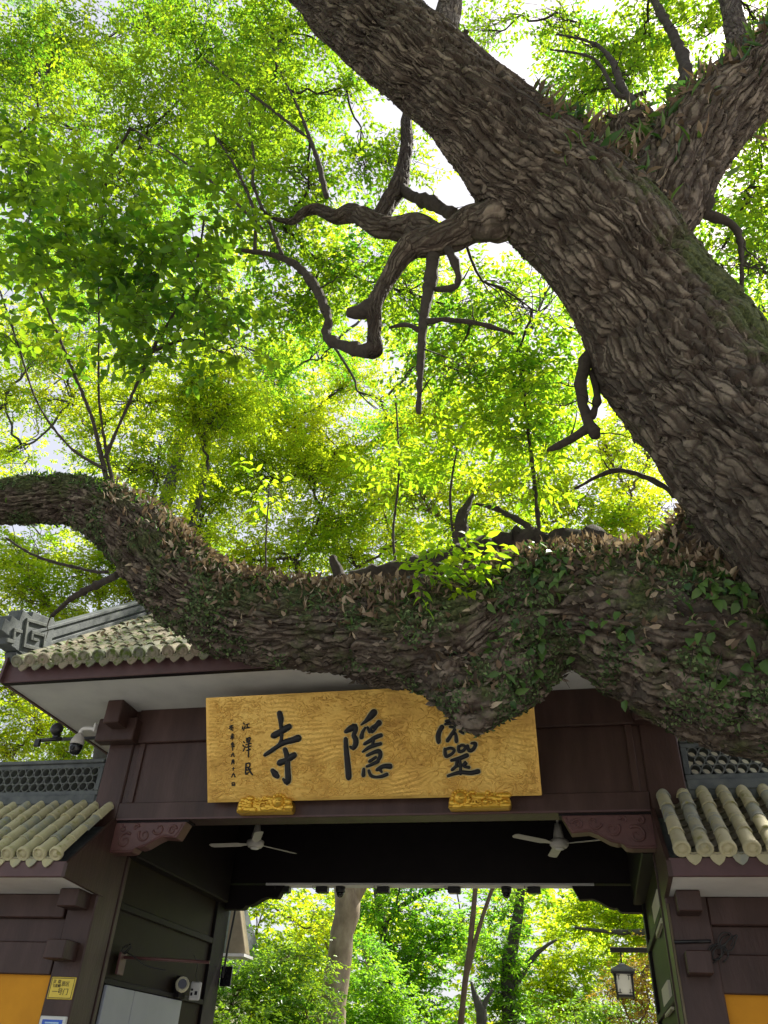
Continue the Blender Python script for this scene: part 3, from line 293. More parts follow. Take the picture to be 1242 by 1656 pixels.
def bark_mat(name, plated=False, c=((.036, .030, .026), (.098, .080, .065), (.245, .200, .160))):
    m, n, l, b = newmat(name)
    at = n.new('ShaderNodeAttribute'); at.attribute_name = 'plate'
    t = noise(n, l, 7, 6); t2 = noise(n, l, 45, 5)
    ad = n.new('ShaderNodeMath'); ad.operation = 'MULTIPLY_ADD'; ad.inputs[1].default_value = .45; l.new(at.outputs['Fac'], ad.inputs[0])
    ml = n.new('ShaderNodeMath'); ml.operation = 'MULTIPLY'; ml.inputs[1].default_value = .58; l.new(t2.outputs['Fac'], ml.inputs[0]); l.new(ml.outputs[0], ad.inputs[2])
    tl = noise(n, l, 1.1, 4); sb = n.new('ShaderNodeMath'); sb.operation = 'MULTIPLY_ADD'; sb.inputs[1].default_value = .55; sb.inputs[2].default_value = -.27; l.new(tl.outputs['Fac'], sb.inputs[0])
    a2 = n.new('ShaderNodeMath'); a2.operation = 'ADD'; l.new(ad.outputs[0], a2.inputs[0]); l.new(sb.outputs[0], a2.inputs[1])
    r = ramp(n, [(.2, c[0]), (.5, c[1]), (.82, c[2])]); l.new(a2.outputs[0], r.inputs[0])
    # lichen / algae patches
    t3 = noise(n, l, 3.2, 7, rough=.7); a3 = n.new('ShaderNodeAttribute'); a3.attribute_name = 'moss'
    s3 = n.new('ShaderNodeMath'); s3.operation = 'ADD'; l.new(t3.outputs['Fac'], s3.inputs[0]); l.new(a3.outputs['Fac'], s3.inputs[1])
    r3 = ramp(n, [(.60, (0, 0, 0)), (.74, (.85, .85, .85))]); l.new(s3.outputs[0], r3.inputs[0])
    r4 = ramp(n, [(.3, (.026, .038, .014)), (.5, (.060, .080, .028)), (.7, (.125, .145, .05))]); l.new(t2.outputs['Fac'], r4.inputs[0])
    mx = n.new('ShaderNodeMix'); mx.data_type = 'RGBA'; l.new(r3.outputs[0], mx.inputs['Factor']); l.new(r.outputs[0], mx.inputs['A']); l.new(r4.outputs[0], mx.inputs['B'])
    l.new(mx.outputs['Result'], b.inputs['Base Color']); b.inputs['Roughness'].default_value = .9; b.inputs['Specular IOR Level'].default_value = .25
    t5 = noise(n, l, 85, 8, rough=.7)
    if plated:
        s1 = n.new('ShaderNodeAttribute'); s1.attribute_name = 'bark_s'; s2 = n.new('ShaderNodeAttribute'); s2.attribute_name = 'bark_t'
        cx = n.new('ShaderNodeCombineXYZ'); l.new(s1.outputs['Fac'], cx.inputs[0]); l.new(s2.outputs['Fac'], cx.inputs[1])
        mp = n.new('ShaderNodeMapping'); mp.inputs['Scale'].default_value = (4.6, 22, 1); l.new(cx.outputs[0], mp.inputs[0])
        tw = noise(n, l, 9, 4); vm = n.new('ShaderNodeVectorMath'); vm.operation = 'MULTIPLY_ADD'; vm.inputs[1].default_value = (.75, .75, 0); l.new(tw.outputs['Color'], vm.inputs[0]); l.new(mp.outputs[0], vm.inputs[2])
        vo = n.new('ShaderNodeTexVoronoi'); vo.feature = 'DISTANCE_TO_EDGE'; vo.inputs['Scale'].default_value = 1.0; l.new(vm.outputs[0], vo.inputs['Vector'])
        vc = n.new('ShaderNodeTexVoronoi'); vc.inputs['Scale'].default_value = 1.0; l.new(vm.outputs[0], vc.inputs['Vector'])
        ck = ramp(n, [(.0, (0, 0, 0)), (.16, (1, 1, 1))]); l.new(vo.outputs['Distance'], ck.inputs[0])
        sp = n.new('ShaderNodeSeparateColor'); l.new(vc.outputs['Color'], sp.inputs[0])
        # plates stand at uneven heights above the fissures
        h1 = n.new('ShaderNodeMath'); h1.operation = 'MULTIPLY_ADD'; l.new(sp.outputs[0], h1.inputs[0]); h1.inputs[1].default_value = .5; h1.inputs[2].default_value = .6
        h2 = n.new('ShaderNodeMath'); h2.operation = 'MULTIPLY'; l.new(h1.outputs[0], h2.inputs[0]); l.new(ck.outputs[0], h2.inputs[1])
        h3 = n.new('ShaderNodeMath'); h3.operation = 'MULTIPLY_ADD'; l.new(t5.outputs['Fac'], h3.inputs[0]); h3.inputs[1].default_value = .35; l.new(h2.outputs[0], h3.inputs[2])
        bump(n, l, b, h3.outputs[0], 1.0, .018)
        # each plate its own weathered tone, red-brown underbark between the plates, darkened to stand in for crevice shade
        ml.inputs[1].default_value = .40
        pt_ = n.new('ShaderNodeMath'); pt_.operation = 'MULTIPLY_ADD'; l.new(sp.outputs[1], pt_.inputs[0]); pt_.inputs[1].default_value = .22; l.new(a2.outputs[0], pt_.inputs[2]); l.new(pt_.outputs[0], r.inputs[0])
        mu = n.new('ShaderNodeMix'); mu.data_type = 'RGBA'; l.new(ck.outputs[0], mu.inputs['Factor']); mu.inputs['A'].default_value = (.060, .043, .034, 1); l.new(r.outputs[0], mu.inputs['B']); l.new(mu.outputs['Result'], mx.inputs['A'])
    else: bump(n, l, b, t5.outputs['Fac'], .8, .010)
    return m
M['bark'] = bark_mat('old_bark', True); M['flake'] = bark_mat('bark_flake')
M['branch'] = simple('branch_bark', (.034, .026, .022), (.070, .054, .044), .9, 22, bmp=1.0, c2=(.075, .065, .045), dist=.02)
M['pale_bark'] = simple('plane_bark', (.15, .11, .075), (.28, .22, .155), .85, 5, bmp=.5, c2=(.40, .34, .26), stretch=(1, 1, .5))
M['brown_bark'] = simple('brown_bark', (.09, .065, .045), (.15, .11, .075), .9, 6, bmp=.6)
M['dark_bark'] = simple('dark_bark', (.035, .035, .030), (.07, .068, .06), .9, 6, bmp=.6)
M['leaf_old'] = leafmat('camphor_leaf', (.045, .115, .012), (.12, .19, .014), (.15, .42, .02), (.54, .72, .02), .58)
M['leaf_sprout'] = leafmat('sprout_leaf', (.032, .088, .014), (.075, .145, .014), (.15, .38, .015), (.44, .62, .015), .5, .4)
M['leaf_shoot'] = leafmat('young_leaf', (.07, .165, .012), (.15, .25, .014), (.30, .60, .02), (.66, .82, .02), .6)
M['leaf_yellow'] = leafmat('yellow_green_leaf', (.07, .155, .010), (.16, .24, .012), (.34, .62, .02), (.82, .86, .02), .64)
M['leaf_green'] = leafmat('mid_green_leaf', (.045, .125, .016), (.11, .21, .018), (.16, .50, .025), (.46, .74, .025), .6)
M['leaf_shrub'] = leafmat('glossy_shrub_leaf', (.045, .125, .025), (.13, .24, .035), (.20, .50, .03), (.50, .72, .03), .45, .3)
M['leaf_maple'] = leafmat('red_maple_leaf', (.16, .11, .025), (.24, .16, .03), (.38, .24, .03), (.55, .40, .04), .5)
M['leaf_ivy'] = leafmat('ivy_leaf', (.022, .068, .018), (.105, .185, .045), (.06, .20, .02), (.22, .38, .03), .3, .35)
M['leaf_dead'] = leafmat('dead_leaf', (.05, .035, .026), (.55, .45, .34), (.14, .09, .035), (.40, .31, .18), .25, .7, mid=(.20, .135, .09))
M['moss'] = leafmat('moss_tuft', (.026, .046, .014), (.22, .30, .13), (.04, .08, .01), (.18, .26, .06), .2, .85, mid=(.07, .12, .045))
for k in ('twig',):
    M[k] = simple('twig_bark', (.020, .017, .013), (.045, .036, .025), .9, 20, bmp=0)

# ---------------------------------------------------------------- ground
g = MB(); g.box(-400, 400, -400, 3.4, -.3, 0); tag(g.put('pavement', M['stone']), kind='structure')
g = MB(); g.box(-400, 400, 3.404, 900, -.3, .004); tag(g.put('forest_ground', M['soil']), kind='structure')

# ---------------------------------------------------------------- temple gate
XL, XR = -4.32, 0.62               # passage walls
gate = thing('temple_gate', 'maroon wooden temple gate with tiled gable roof and open passage', 'gate', ((XL+XR)/2, 0, 0))
W_ = M['wood']
MB().box(-4.60, XL, -.02, .34, 0, 4.60, .012).put('pillar', W_, gate)
MB().box(XR, .93, -.02, .34, 0, 4.60, .012).put('pillar', W_, gate)
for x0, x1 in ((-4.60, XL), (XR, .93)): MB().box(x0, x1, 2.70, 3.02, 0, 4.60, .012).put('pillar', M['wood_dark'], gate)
MB().box(XL, XR, -.045, .20, 4.25, 4.60, .008).put('upper_beam', W_, gate)
MB().box(XL, XR, 0.0, .16, 3.66, 4.25, .004).put('frieze_panel', W_, gate)
MB().box(XL, XR, -.030, .20, 3.495, 3.66, .006).put('lintel', W_, gate)
MB().box(-4.25, -4.19, -.022, .0, 3.66, 4.25, .004).put('frieze_stile', W_, gate)
MB().box(.50, .56, -.022, .0, 3.66, 4.25, .004).put('frieze_stile', W_, gate)
MB().box(XL, XR, -.036, -.030, 3.497, 3.512).put('lintel_bead', M['fascia'], gate)
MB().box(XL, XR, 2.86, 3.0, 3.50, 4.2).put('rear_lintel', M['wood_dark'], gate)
MB().box(-3.82, .13, 2.84, 3.02, 3.475, 3.50, .003).put('rear_lintel_trim', M['soffit'], gate)  # pale colour stands for light from beyond on the underside
# ceiling boards
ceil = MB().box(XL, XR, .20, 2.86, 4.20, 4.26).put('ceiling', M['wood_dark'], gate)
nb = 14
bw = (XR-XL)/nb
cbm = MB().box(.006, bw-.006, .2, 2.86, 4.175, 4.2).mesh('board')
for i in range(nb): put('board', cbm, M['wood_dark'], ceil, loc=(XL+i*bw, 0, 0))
# passage side walls with rails and panels
for sx, xw, out in ((1, XL, -1), (-1, XR, 1)):
    side = MB().box(min(xw, xw+out*.10)+(.0 if out < 0 else .02), max(xw, xw+out*.10)-(.02 if out < 0 else 0), .34, 2.70, 0, 4.2).put('passage_wall', M['panel'], gate)
    def rail(y0, y1, z0, z1, nm='rail', mt=M['wood_dark']):
        a, b_ = sorted((xw-out*.012, xw+out*.03)); MB().box(a, b_, y0, y1, z0, z1, .006).put(nm, mt, side)
    rail(.34, .40, 0, 3.25, 'stile', W_); rail(2.62, 2.70, 0, 3.25, 'stile', M['wood_dark'])
    rail(.40, 2.62, 2.80, 2.86); rail(.40, 2.62, 2.19, 2.24)
    a, b_ = sorted((xw+out*.03, xw-out*.10)); MB().box(a, b_, .34, 2.70, 3.25, 4.2, .01).put('tie_beam', M['wood_dark'], side)
    if sx == 1:
        for y0, y1 in ((.45, .98), (.985, 2.05)):
            MB().box(xw-.012, xw+.02, y0, y1, .1, 2.185, .004).put('cabinet_door', M['greymetal'], side)
# carved brackets under lintels
prof = [(0, 0), (.74, 0), (.667, -.145), (.60, -.140), (.52, -.135), (.455, -.160), (.36, -.215), (.30, -.232), (.27, -.225), (.24, -.262), (.2, -.27), (0, -.27)]
def spiral(cx, cz, r0, turns, s, a0, n=26):
    return [(cx+s*r0*(1-.8*t/n)*math.cos(a0+turns*2*math.pi*t/n), cz+r0*(1-.8*t/n)*math.sin(a0+turns*2*math.pi*t/n)) for t in range(n+1)]
for x0, s in ((XL, 1), (XR, -1)):
    for y0, y1, mt, zt in ((-.015, .13, M['wood_red'], 3.478), (2.86, 2.99, M['wood_dark'], 3.478)):
        br = MB().prism([(x0+s*p[0], zt+p[1]) for p in prof], y0, y1, bev=.006).put('carved_bracket', mt, gate)
        if y0 < 1:
            MB().box(min(x0, x0+s*.76), max(x0, x0+s*.76), -.01, .14, 3.476, 3.497).put('bracket_shim', M['wood_dark'], br)
            for cx, cz, r, tn, a0 in ((.14, -.165, .075, 1.3, .9), (.33, -.115, .062, 1.2, 2.6), (.47, -.06, .058, 1.0, 3.4), (.61, -.075, .045, 1.2, .3), (.10, -.05, .035, 1.0, 2.0), (.23, -.045, .03, 1.0, .2)):
                pts = [(x0+s*(px), -.016, zt+pz) for px, pz in spiral(cx, cz, r, tn, 1, a0)]
                MB().tube(pts, np.linspace(.013, .006, len(pts)), 6).put('scroll', mt, br)
            pts = [(x0+s*a, -.016, zt+b) for a, b in ((.02, -.25), (.2, -.25), (.25, -.238), (.3, -.215), (.38, -.19), (.46, -.14), (.54, -.118), (.645, -.125), (.70, -.02))]
            MB().tube(catmull(pts, .03), np.full(len(catmull(pts, .03)), .006), 5).put('edge_bead', mt, br)
# beam ends carried on the pillar tops
for x0, x1, xa, xb in ((-4.535, -4.36, -4.70, -4.27), (.67, .845, .58, 1.02)):
    MB().box(x0, x1, -.34, -.02, 4.36, 4.598, .01).put('beam_end', W_, gate)
    MB().box(xa, xb, -.16, -.021, 4.24, 4.48, .01).put('beam_end', W_, gate)
    # lower pairs
for x0, x1 in ((-4.575, -4.385), (.685, .86)):
    for z0, z1 in ((2.665, 2.86), (2.26, 2.46)):
        MB().box(x0, x1, -.24, -.02, z0+.05, z1, .008).put('beam_end', W_, gate)
# --- roof
GX0, GX1 = -5.37, 1.69; SL = math.atan(.77); EY, EZ = -.97, 4.725; RY = 1.5
roof = MB().prism([(-.86, 4.72), (RY, 4.72+.77*(RY+.86)), (3.86, 4.72), (3.86, 4.66), (-.86, 4.66)], GX0+.02, GX1-.02, 'x').put('roof', M['slate'], gate)
MB().box(GX0, GX1, -.85, 3.85, 4.60, 4.658, 0).put('soffit', M['soffit'], roof)
MB().box(GX0-.02, GX1+.02, -.90, -.852, 4.585, 4.785, .006).put('fascia', M['fascia'], roof)
MB().box(GX0-.02, GX1+.02, 3.852, 3.90, 4.585, 4.785, .006).put('fascia', M['fascia'], roof)
for x0, x1 in ((GX0-.03, GX0-.002), (GX1+.002, GX1+.03)):
    MB().prism([(-.95, 4.585), (-.95, 4.83), (RY, 4.83+.77*(RY+.95)), (3.95, 4.83), (3.95, 4.585)], x0, x1, 'x').put('gable_board', M['fascia'], roof)
MB().box(GX0-.022, GX1+.022, -.888, -.84, 4.578, 4.584).put('drip_bead', M['wood_dark'], roof)

def barrel_mesh(r=.054, ln=.24, eave=False, n=10):
    b = bmesh.new(); rows = []
    for y, rr in ((0, r*1.06), (.012, r*1.10), (.03, r*1.02), (ln, r*.92)):
        rows.append([(b.verts.new((rr*math.cos(math.pi*i/n), y, rr*math.sin(math.pi*i/n)-.004))) for i in range(n+1)])
    for a, c in zip(rows, rows[1:]):
        for i in range(n): b.faces.new((a[i], c[i], c[i+1], a[i+1])).smooth = True
    inner = [b.verts.new((r*.82*math.cos(math.pi*i/n), 0.004, r*.82*math.sin(math.pi*i/n)-.004)) for i in range(n+1)]
    for i in range(n): b.faces.new((rows[0][i+1], inner[i+1], inner[i], rows[0][i]))
    if eave:                     # round eave disc with a raised ring and boss
        N = 16
        def ring(rr, y): return [b.verts.new((rr*math.cos(2*math.pi*i/N), y, rr*math.sin(2*math.pi*i/N))) for i in range(N)]
        rs = [ring(r*1.12, .02), ring(r*1.14, -.006), ring(r*1.0, -.016), ring(r*.86, -.016), ring(r*.80, -.006), ring(r*.5, -.006), ring(r*.42, -.014), ring(r*.2, -.014)]
        for a, c in zip(rs, rs[1:]):
            for i in range(N): b.faces.new((a[i], a[(i+1) % N], c[(i+1) % N], c[i])).smooth = True
        b.faces.new(rs[-1])
    m = bpy.data.meshes.new('barrel_tile'); bmesh.ops.recalc_face_normals(b, faces=b.faces[:]); b.to_mesh(m); b.free(); return m
def pan_mesh(w_=.13, ln=.17, n=6):
    b = bmesh.new(); rows = []
    for y, dz in ((0, .012), (.002, 0.0), (ln, -.004)):
        rows.append([b.verts.new((w_*(i/n-.5), y+(.022*(1-(2*i/n-1)**2)*-1 if y < .1 else 0), .035*(2*i/n-1)**2+dz)) for i in range(n+1)])
    for a, c in zip(rows, rows[1:]):
        for i in range(n): b.faces.new((a[i], a[i+1], c[i+1], c[i])).smooth = True
    m = bpy.data.meshes.new('pan_tile'); b.to_mesh(m); b.free(); return m
def drip_mesh(w_=.115, h=.084):
    poly = [(-w_/2, .03), (-w_/2, -.02), (-w_*.34, -.055), (-w_*.14, -.075), (0, -h), (w_*.14, -.075), (w_*.34, -.055), (w_/2, -.02), (w_/2, .03), (w_*.2, .012), (0, .006), (-w_*.2, .012)]
    mb = MB().prism(poly, 0, .014, 'y', bev=.002); return mb.mesh('drip_tile')
BAR = [barrel_mesh(.054*k, .24) for k in (1, .97, 1.02)]
EAVE = barrel_mesh(.056, .24, True); PAN = pan_mesh(); DRIP = drip_mesh()
rnd = random.Random(4)
def slope_roof(parent, xs, ey, ez, ang, nrow, pitch, bar_mat, pan_parts=True, keep=None, lift=.045, seed=1):
    """courses of barrel tiles over pan tiles climbing from the eave; returns the leftover list"""
    rr = random.Random(seed); bulk = []
    c, s = math.cos(ang), math.sin(ang)
    dx = xs[1]-xs[0]
    for k, x in enumerate(xs):
        own = keep is None or keep(k)
        jx = rr.uniform(-.004, .004)
        for i in range(nrow):
            d = i*pitch; z = lift+.006*(i % 2)
            loc = (x+jx+rr.uniform(-.003, .003), ey+d*c-z*s, ez+d*s+z*c)
            rot = (ang+rr.uniform(-.015, .015), rr.uniform(-.03, .03), rr.uniform(-.018, .018))
            me = EAVE if i == 0 else BAR[rr.randrange(3)]
            if own: put('barrel_tile', me, bar_mat, parent, loc=loc, rot=rot)
            else: bulk.append((me, loc, rot))
        xm = x+dx/2
        for i in range(int(nrow*pitch/.105)):
            d = i*.105+.01; z = .004+.002*(i % 3)
            loc = (xm, ey+d*c-z*s, ez+d*s+z*c); rot = (ang-.05+rr.uniform(-.02, .02), rr.uniform(-.03, .03), rr.uniform(-.03, .03))
            if own and pan_parts: put('pan_tile', PAN, M['pan'], parent, loc=loc, rot=rot)
            else: bulk.append((PAN, loc, rot))
        loc = (xm+rr.uniform(-.003, .003), ey-.012, ez+.012); rot = (rr.uniform(-.06, .1)-.12, rr.uniform(-.05, .05), 0)
        if own: put('drip_tile', DRIP, bar_mat, parent, loc=loc, rot=rot)
        else: bulk.append((DRIP, loc, rot))
    return bulk
def bake(name, bulk, mat, parent):
    bm = bmesh.new()
    for me, loc, rot in bulk:
        t = me.copy(); t.transform(Matrix.Translation(loc) @ Euler(rot).to_matrix().to_4x4()); bm.from_mesh(t); bpy.data.meshes.remove(t)
    m = bpy.data.meshes.new(name); bm.to_mesh(m); bm.free(); m.materials.clear()
    o = put(name, m, mat, parent); o['kind'] = 'stuff'; return o
xs = [GX0+.16+.147*i for i in range(46)]
bulk = slope_roof(roof, xs, EY, EZ, SL, 14, .215, M['tile_moss'], pan_parts=False, keep=lambda k: k < 19, seed=3)
bake('tile_field', bulk, M['tile_bulk'], roof)
# main ridge and verge ridges
rz = EZ+.77*(RY-EY)
for z0, z1, hw, nm in ((rz-.06, rz+.10, .15, 'ridge_base'), (rz+.10, rz+.28, .10, 'ridge_course'), (rz+.28, rz+.34, .14, 'ridge_cap')):
    MB().box(GX0-.10, GX1+.10, RY-hw, RY+hw, z0, z1, .008).put(nm, M['slate'], roof)
L_ = (RY-EY)/math.cos(SL)
for gx, sx in ((GX0, 1), (GX1, -1)):
    T = Matrix.Translation((gx, EY, EZ)) @ Matrix.Rotation(SL, 4, 'X')
    for d0, z0, z1, wa, wb, nm in ((.10, .02, .12, -.06, .075, 'verge_base'), (.36, .12, .145, -.03, .05, 'verge_groove'), (.36, .145, .25, -.06, .075, 'verge_course'), (.34, .25, .285, -.08, .10, 'verge_cap')):
        a, b_ = sorted((sx*wa, sx*wb)); MB().box(a, b_, d0, L_+.1, z0, z1, .006, T).put(nm, M['slate'], roof)
    a, b_ = sorted((gx-sx*.07, gx+sx*.085))
    key = MB().prism([(-1.27, 4.97), (-1.27, 5.10), (-1.20, 5.10), (-1.20, 5.17), (-1.08, 5.17), (-1.08, 5.30), (-.93, 5.30), (-.93, 5.36), (-.62, 5.44), (-.55, 5.44), (-.50, 5.16), (-.86, 4.90), (-1.12, 4.90), (-1.12, 4.97)], a, b_, 'x', bev=.006).put('ridge_ornament', M['slate'], roof)
    xo = gx+sx*.085; xa, xb = sorted((xo-.002, xo+sx*.022))
    sh = Matrix.Translation((0, -.80, 5.15)) @ Matrix.Rotation(.30, 4, 'X')
    def bar(y0, y1, z0, z1): MB().box(xa, xb, y0, y1, z0, z1, .004, sh).put('key_fret', M['lattice'], key)
    bar(-.17, .17, .115, .15); bar(-.17, -.135, -.15, .115); bar(-.135, .17, -.15, -.115); bar(.135, .17, -.115, .04); bar(-.07, .135, .005, .04); bar(-.07, -.035, -.06, .005); bar(-.035, .06, -.06, -.03)
    bar(-.34, -.21, -.02, .015); bar(-.34, -.305, -.10, -.02); bar(-.42, -.305, -.14, -.10)

# ---------------------------------------------------------------- side walls with small tiled roofs
RING = None
def ring_mesh(r=.0465, t=.009, dep=.115, n=20):
    b = bmesh.new(); V = []
    for rr in (r, r-t):
        for y in (-dep/2, dep/2): V.append([b.verts.new((rr*math.cos(2*math.pi*i/n), y, rr*math.sin(2*math.pi*i/n))) for i in range(n)])
    o0, o1, i0, i1 = V
    for i in range(n):
        j = (i+1) % n
        for q in ((o0[i], o0[j], o1[j], o1[i]), (i0[j], i0[i], i1[i], i1[j]), (o0[j], o0[i], i0[i], i0[j]), (o1[i], o1[j], i1[j], i1[i])): b.faces.new(q)
    m = bpy.data.meshes.new('ring'); b.to_mesh(m); b.free(); return m
RING = ring_mesh()
def side_wall(xp, s, label, ncol):
    """xp = gate-side end, s = direction away from the gate"""
    far = xp+s*4.6
    X = lambda a, b: (min(a, b), max(a, b))
    w = thing('side_wall', label, 'wall', (xp+s*2.3, .1, 0))
    x0, x1 = X(xp+s*.29, far)
    MB().box(x0, x1, .04, .24, 0, 2.21).put('plaster_panel', M['yellow'], w)
    MB().box(x0, x1, .0, .26, 2.21, 2.465, .008).put('beam', M['wood'], w)
    MB().box(x0, x1, .035, .25, 2.465, 2.655, .004).put('frieze_board', M['wood_red'] if False else M['wood'], w)
    MB().box(x0, x1, -.03, .26, 2.655, 2.85, .008).put('beam', M['wood'], w)
    MB().box(x0, x1, .03, .24, 2.85, 3.75).put('wall_core', M['slate'], w)
    a = math.atan(.88); ey, ez = -.62, 3.02
    e0, e1 = X(xp+s*.015, far)
    rf = MB().prism([(-.57, 2.96), (.10, 2.96+.88*.67), (.10, 2.895), (-.57, 2.895)], e0, e1, 'x').put('roof', M['slate'], w)
    MB().prism([(-.585, 2.892), (-.02, 2.862), (-.02, 2.852), (-.585, 2.882)], *X(xp+s*.015, far), 'x').put('soffit', M['soffit'], rf)
    MB().box(*X(xp+s*.0, far), -.62, -.585, 2.878, 3.005, .005).put('fascia', M['fascia'], rf)
    p0, p1 = X(xp-s*.02, xp+s*.013)
    MB().prism([(-.622, 2.878), (-.622, 2.985), (.06, 3.60), (.06, 2.845), (-.03, 2.845)], p0, p1, 'x').put('end_board', M['wood'], rf)
    xs = [xp+s*(.10+.16*i) for i in range(ncol)]
    slope_roof(rf, xs, ey, ez, a, 5, .205, M['tile'], True, seed=11+int(s), lift=.05)
    far_x = [xs[-1]+s*.16*(i+1) for i in range(int(4.4/.16)-ncol)]
    bake('tile_field', slope_roof(rf, far_x, ey, ez, a, 5, .205, M['tile'], False, keep=lambda k: False, seed=5), M['tile_bulk'], rf)
    lx0, lx1 = X(xp+s*.31, far)
    MB().box(lx0, lx1, .02, .20, 3.68, 3.765, .006).put('ridge_base', M['slate'], w)
    lat = thing_part('lattice_ridge', w)
    MB().box(lx0, lx1, .05, .17, 3.765, 3.815, .006).put('bottom_rail', M['slate'], lat)
    MB().box(lx0, lx1, .05, .17, 4.045, 4.09, .006).put('top_rail', M['slate'], lat)
    MB().box(lx0, lx1, .02, .20, 4.09, 4.125, .006).put('cap', M['slate'], lat)
    MB().box(*X(xp+s*.31, xp+s*.36), .045, .175, 3.815, 4.045, .004).put('end_post', M['slate'], lat)
    r = .047; n = int(1.9/(2*r))
    for j in range(3):
        for i in range(n):
            xx = xp+s*(.36+r+.0+2*r*i+(r if j % 2 else 0)); zz = 3.815+.042+j*.075
            if zz+r > 4.06: zz = 4.045-.025
            put('ring', RING, M['lattice'], lat, loc=(xx, .11+.001*(i % 2), zz), rot=(0, rnd.random()*6, 0))
    if s > 0: MB().box(.96, 4.6, 1.2, 1.4, 0, 4.85).put('rear_wall', M['cream'], w)
    return w
def thing_part(name, parent):
    o = bpy.data.objects.new(name, None); o.empty_display_size = .1; link(o, parent); return o
side_wall(-4.33, -1, 'ochre side wall with tiled coping beside the yellow door sign', 11)
side_wall(.635, 1, 'ochre side wall with tiled coping beside the pillar with the looped cable', 9)

# ---------------------------------------------------------------- name plaque
BY0, BZ0, BY1, BZ1 = -.13, 3.615, -.555, 4.47
bl = math.hypot(BY1-BY0, BZ1-BZ0); lean = math.atan2(BY0-BY1, BZ1-BZ0)
plaque = thing('name_plaque', 'gold embossed name board with three big black brush characters, leaning above the passage', 'plaque', (-1.80, BY0, BZ0))
PT = Matrix.Translation((0, BY0, BZ0)) @ Matrix.Rotation(lean, 4, 'X')     # local: x, -y outwards, z up the board
def relief_board(x0, x1, h, nx=700, nz=220):
    gx, gz = np.meshgrid(np.linspace(x0, x1, nx), np.linspace(0, h, nz), indexing='ij'); q = np.stack([gx.ravel(), np.zeros(gx.size), gz.ravel()], 1)
    n1 = vnoise(q+2.3, 4.1)+.3*vnoise(q, 1.7); n2 = vnoise(q+5, 11.5); n3 = vnoise(q+11, 3.1)
    wav = np.abs(np.sin(math.pi*(q[:, 2]*24+n1*7+n2*3))); rip = np.abs(np.sin(math.pi*(q[:, 0]*16+q[:, 2]*12+n1*9+n2*4)))
    sc_ = np.hypot(np.mod(q[:, 0]*26+np.floor(q[:, 2]*24+n1*3)*.5, 1)-.5, np.mod(q[:, 2]*24+n1*3, 1)-.2)
    k1 = np.clip((n3-.42)*7, 0, 1); k2 = np.clip((vnoise(q+23, 2.6)-.60)*9, 0, 1)
    hh = .0030*(wav*(1-k1)+rip*k1)*(1-k2)+k2*(.004+.006*np.clip(1-sc_*1.5, 0, 1))+.004*n2
    ed_ = np.clip(np.minimum(np.minimum(q[:, 0]-x0, x1-q[:, 0]), np.minimum(q[:, 2], h-q[:, 2]))/.03, 0, 1); hh *= ed_
    V = np.stack([q[:, 0], -hh-.001, q[:, 2]], 1); i = np.arange(nx*nz).reshape(nx, nz)
    F = np.stack([i[:-1, :-1].ravel(), i[1:, :-1].ravel(), i[1:, 1:].ravel(), i[:-1, 1:].ravel()], 1)
    V = (np.array(PT)[:3, :3] @ V.T).T+np.array(PT)[:3, 3]
    return np_mesh('relief', V, F, smooth=True)
bd = MB().box(-3.345, -.262, .0, .05, 0, bl, .006, PT).put('board', M['gold'], plaque)
put('wave_relief', relief_board(-3.341, -.266, bl, 320, 100), M['gold'], bd)
def engraving(x0, x1, h, n=4200):
    r = np.random.default_rng(12); Vs, Fs, off = [], [], 0
    c = np.stack([r.uniform(x0+.03, x1-.03, n), np.zeros(n), r.uniform(.03, h-.03, n)], 1)
    fl = (vnoise(c+3, 2.3)*2-1)*2.4+(vnoise(c+8, 6)*2-1)*.8; dens = vnoise(c+17, 3.5)
    for k in range(n):
        if dens[k] < r.uniform(.1, .55): continue
        L = r.uniform(.025, .085); bend = r.normal(0, 14); a = fl[k]; p = np.array([c[k, 0], c[k, 2]]); pts = []
        for t in range(5):
            q = p+np.array([math.cos(a), math.sin(a)*.8])*L/4*t; q = np.clip(q, [x0+.015, .015], [x1-.015, h-.015]); pts.append((q[0], -.0055, q[1])); a += bend*L/4
        w_ = r.uniform(.0035, .0075); V, F = tube_np(pts, np.array([.3, .9, 1, .8, .25])*w_, 4, False); Vs.append(V); Fs.append(np.array(F)+off); off += len(V)
    V = np.vstack(Vs); V = (np.array(PT)[:3, :3] @ V.T).T+np.array(PT)[:3, 3]
    return np_mesh('engraving', V, np.vstack(Fs), smooth=True)
put('engraved_waves', engraving(-3.341, -.266, bl), M['gold'], bd)['kind'] = 'stuff'
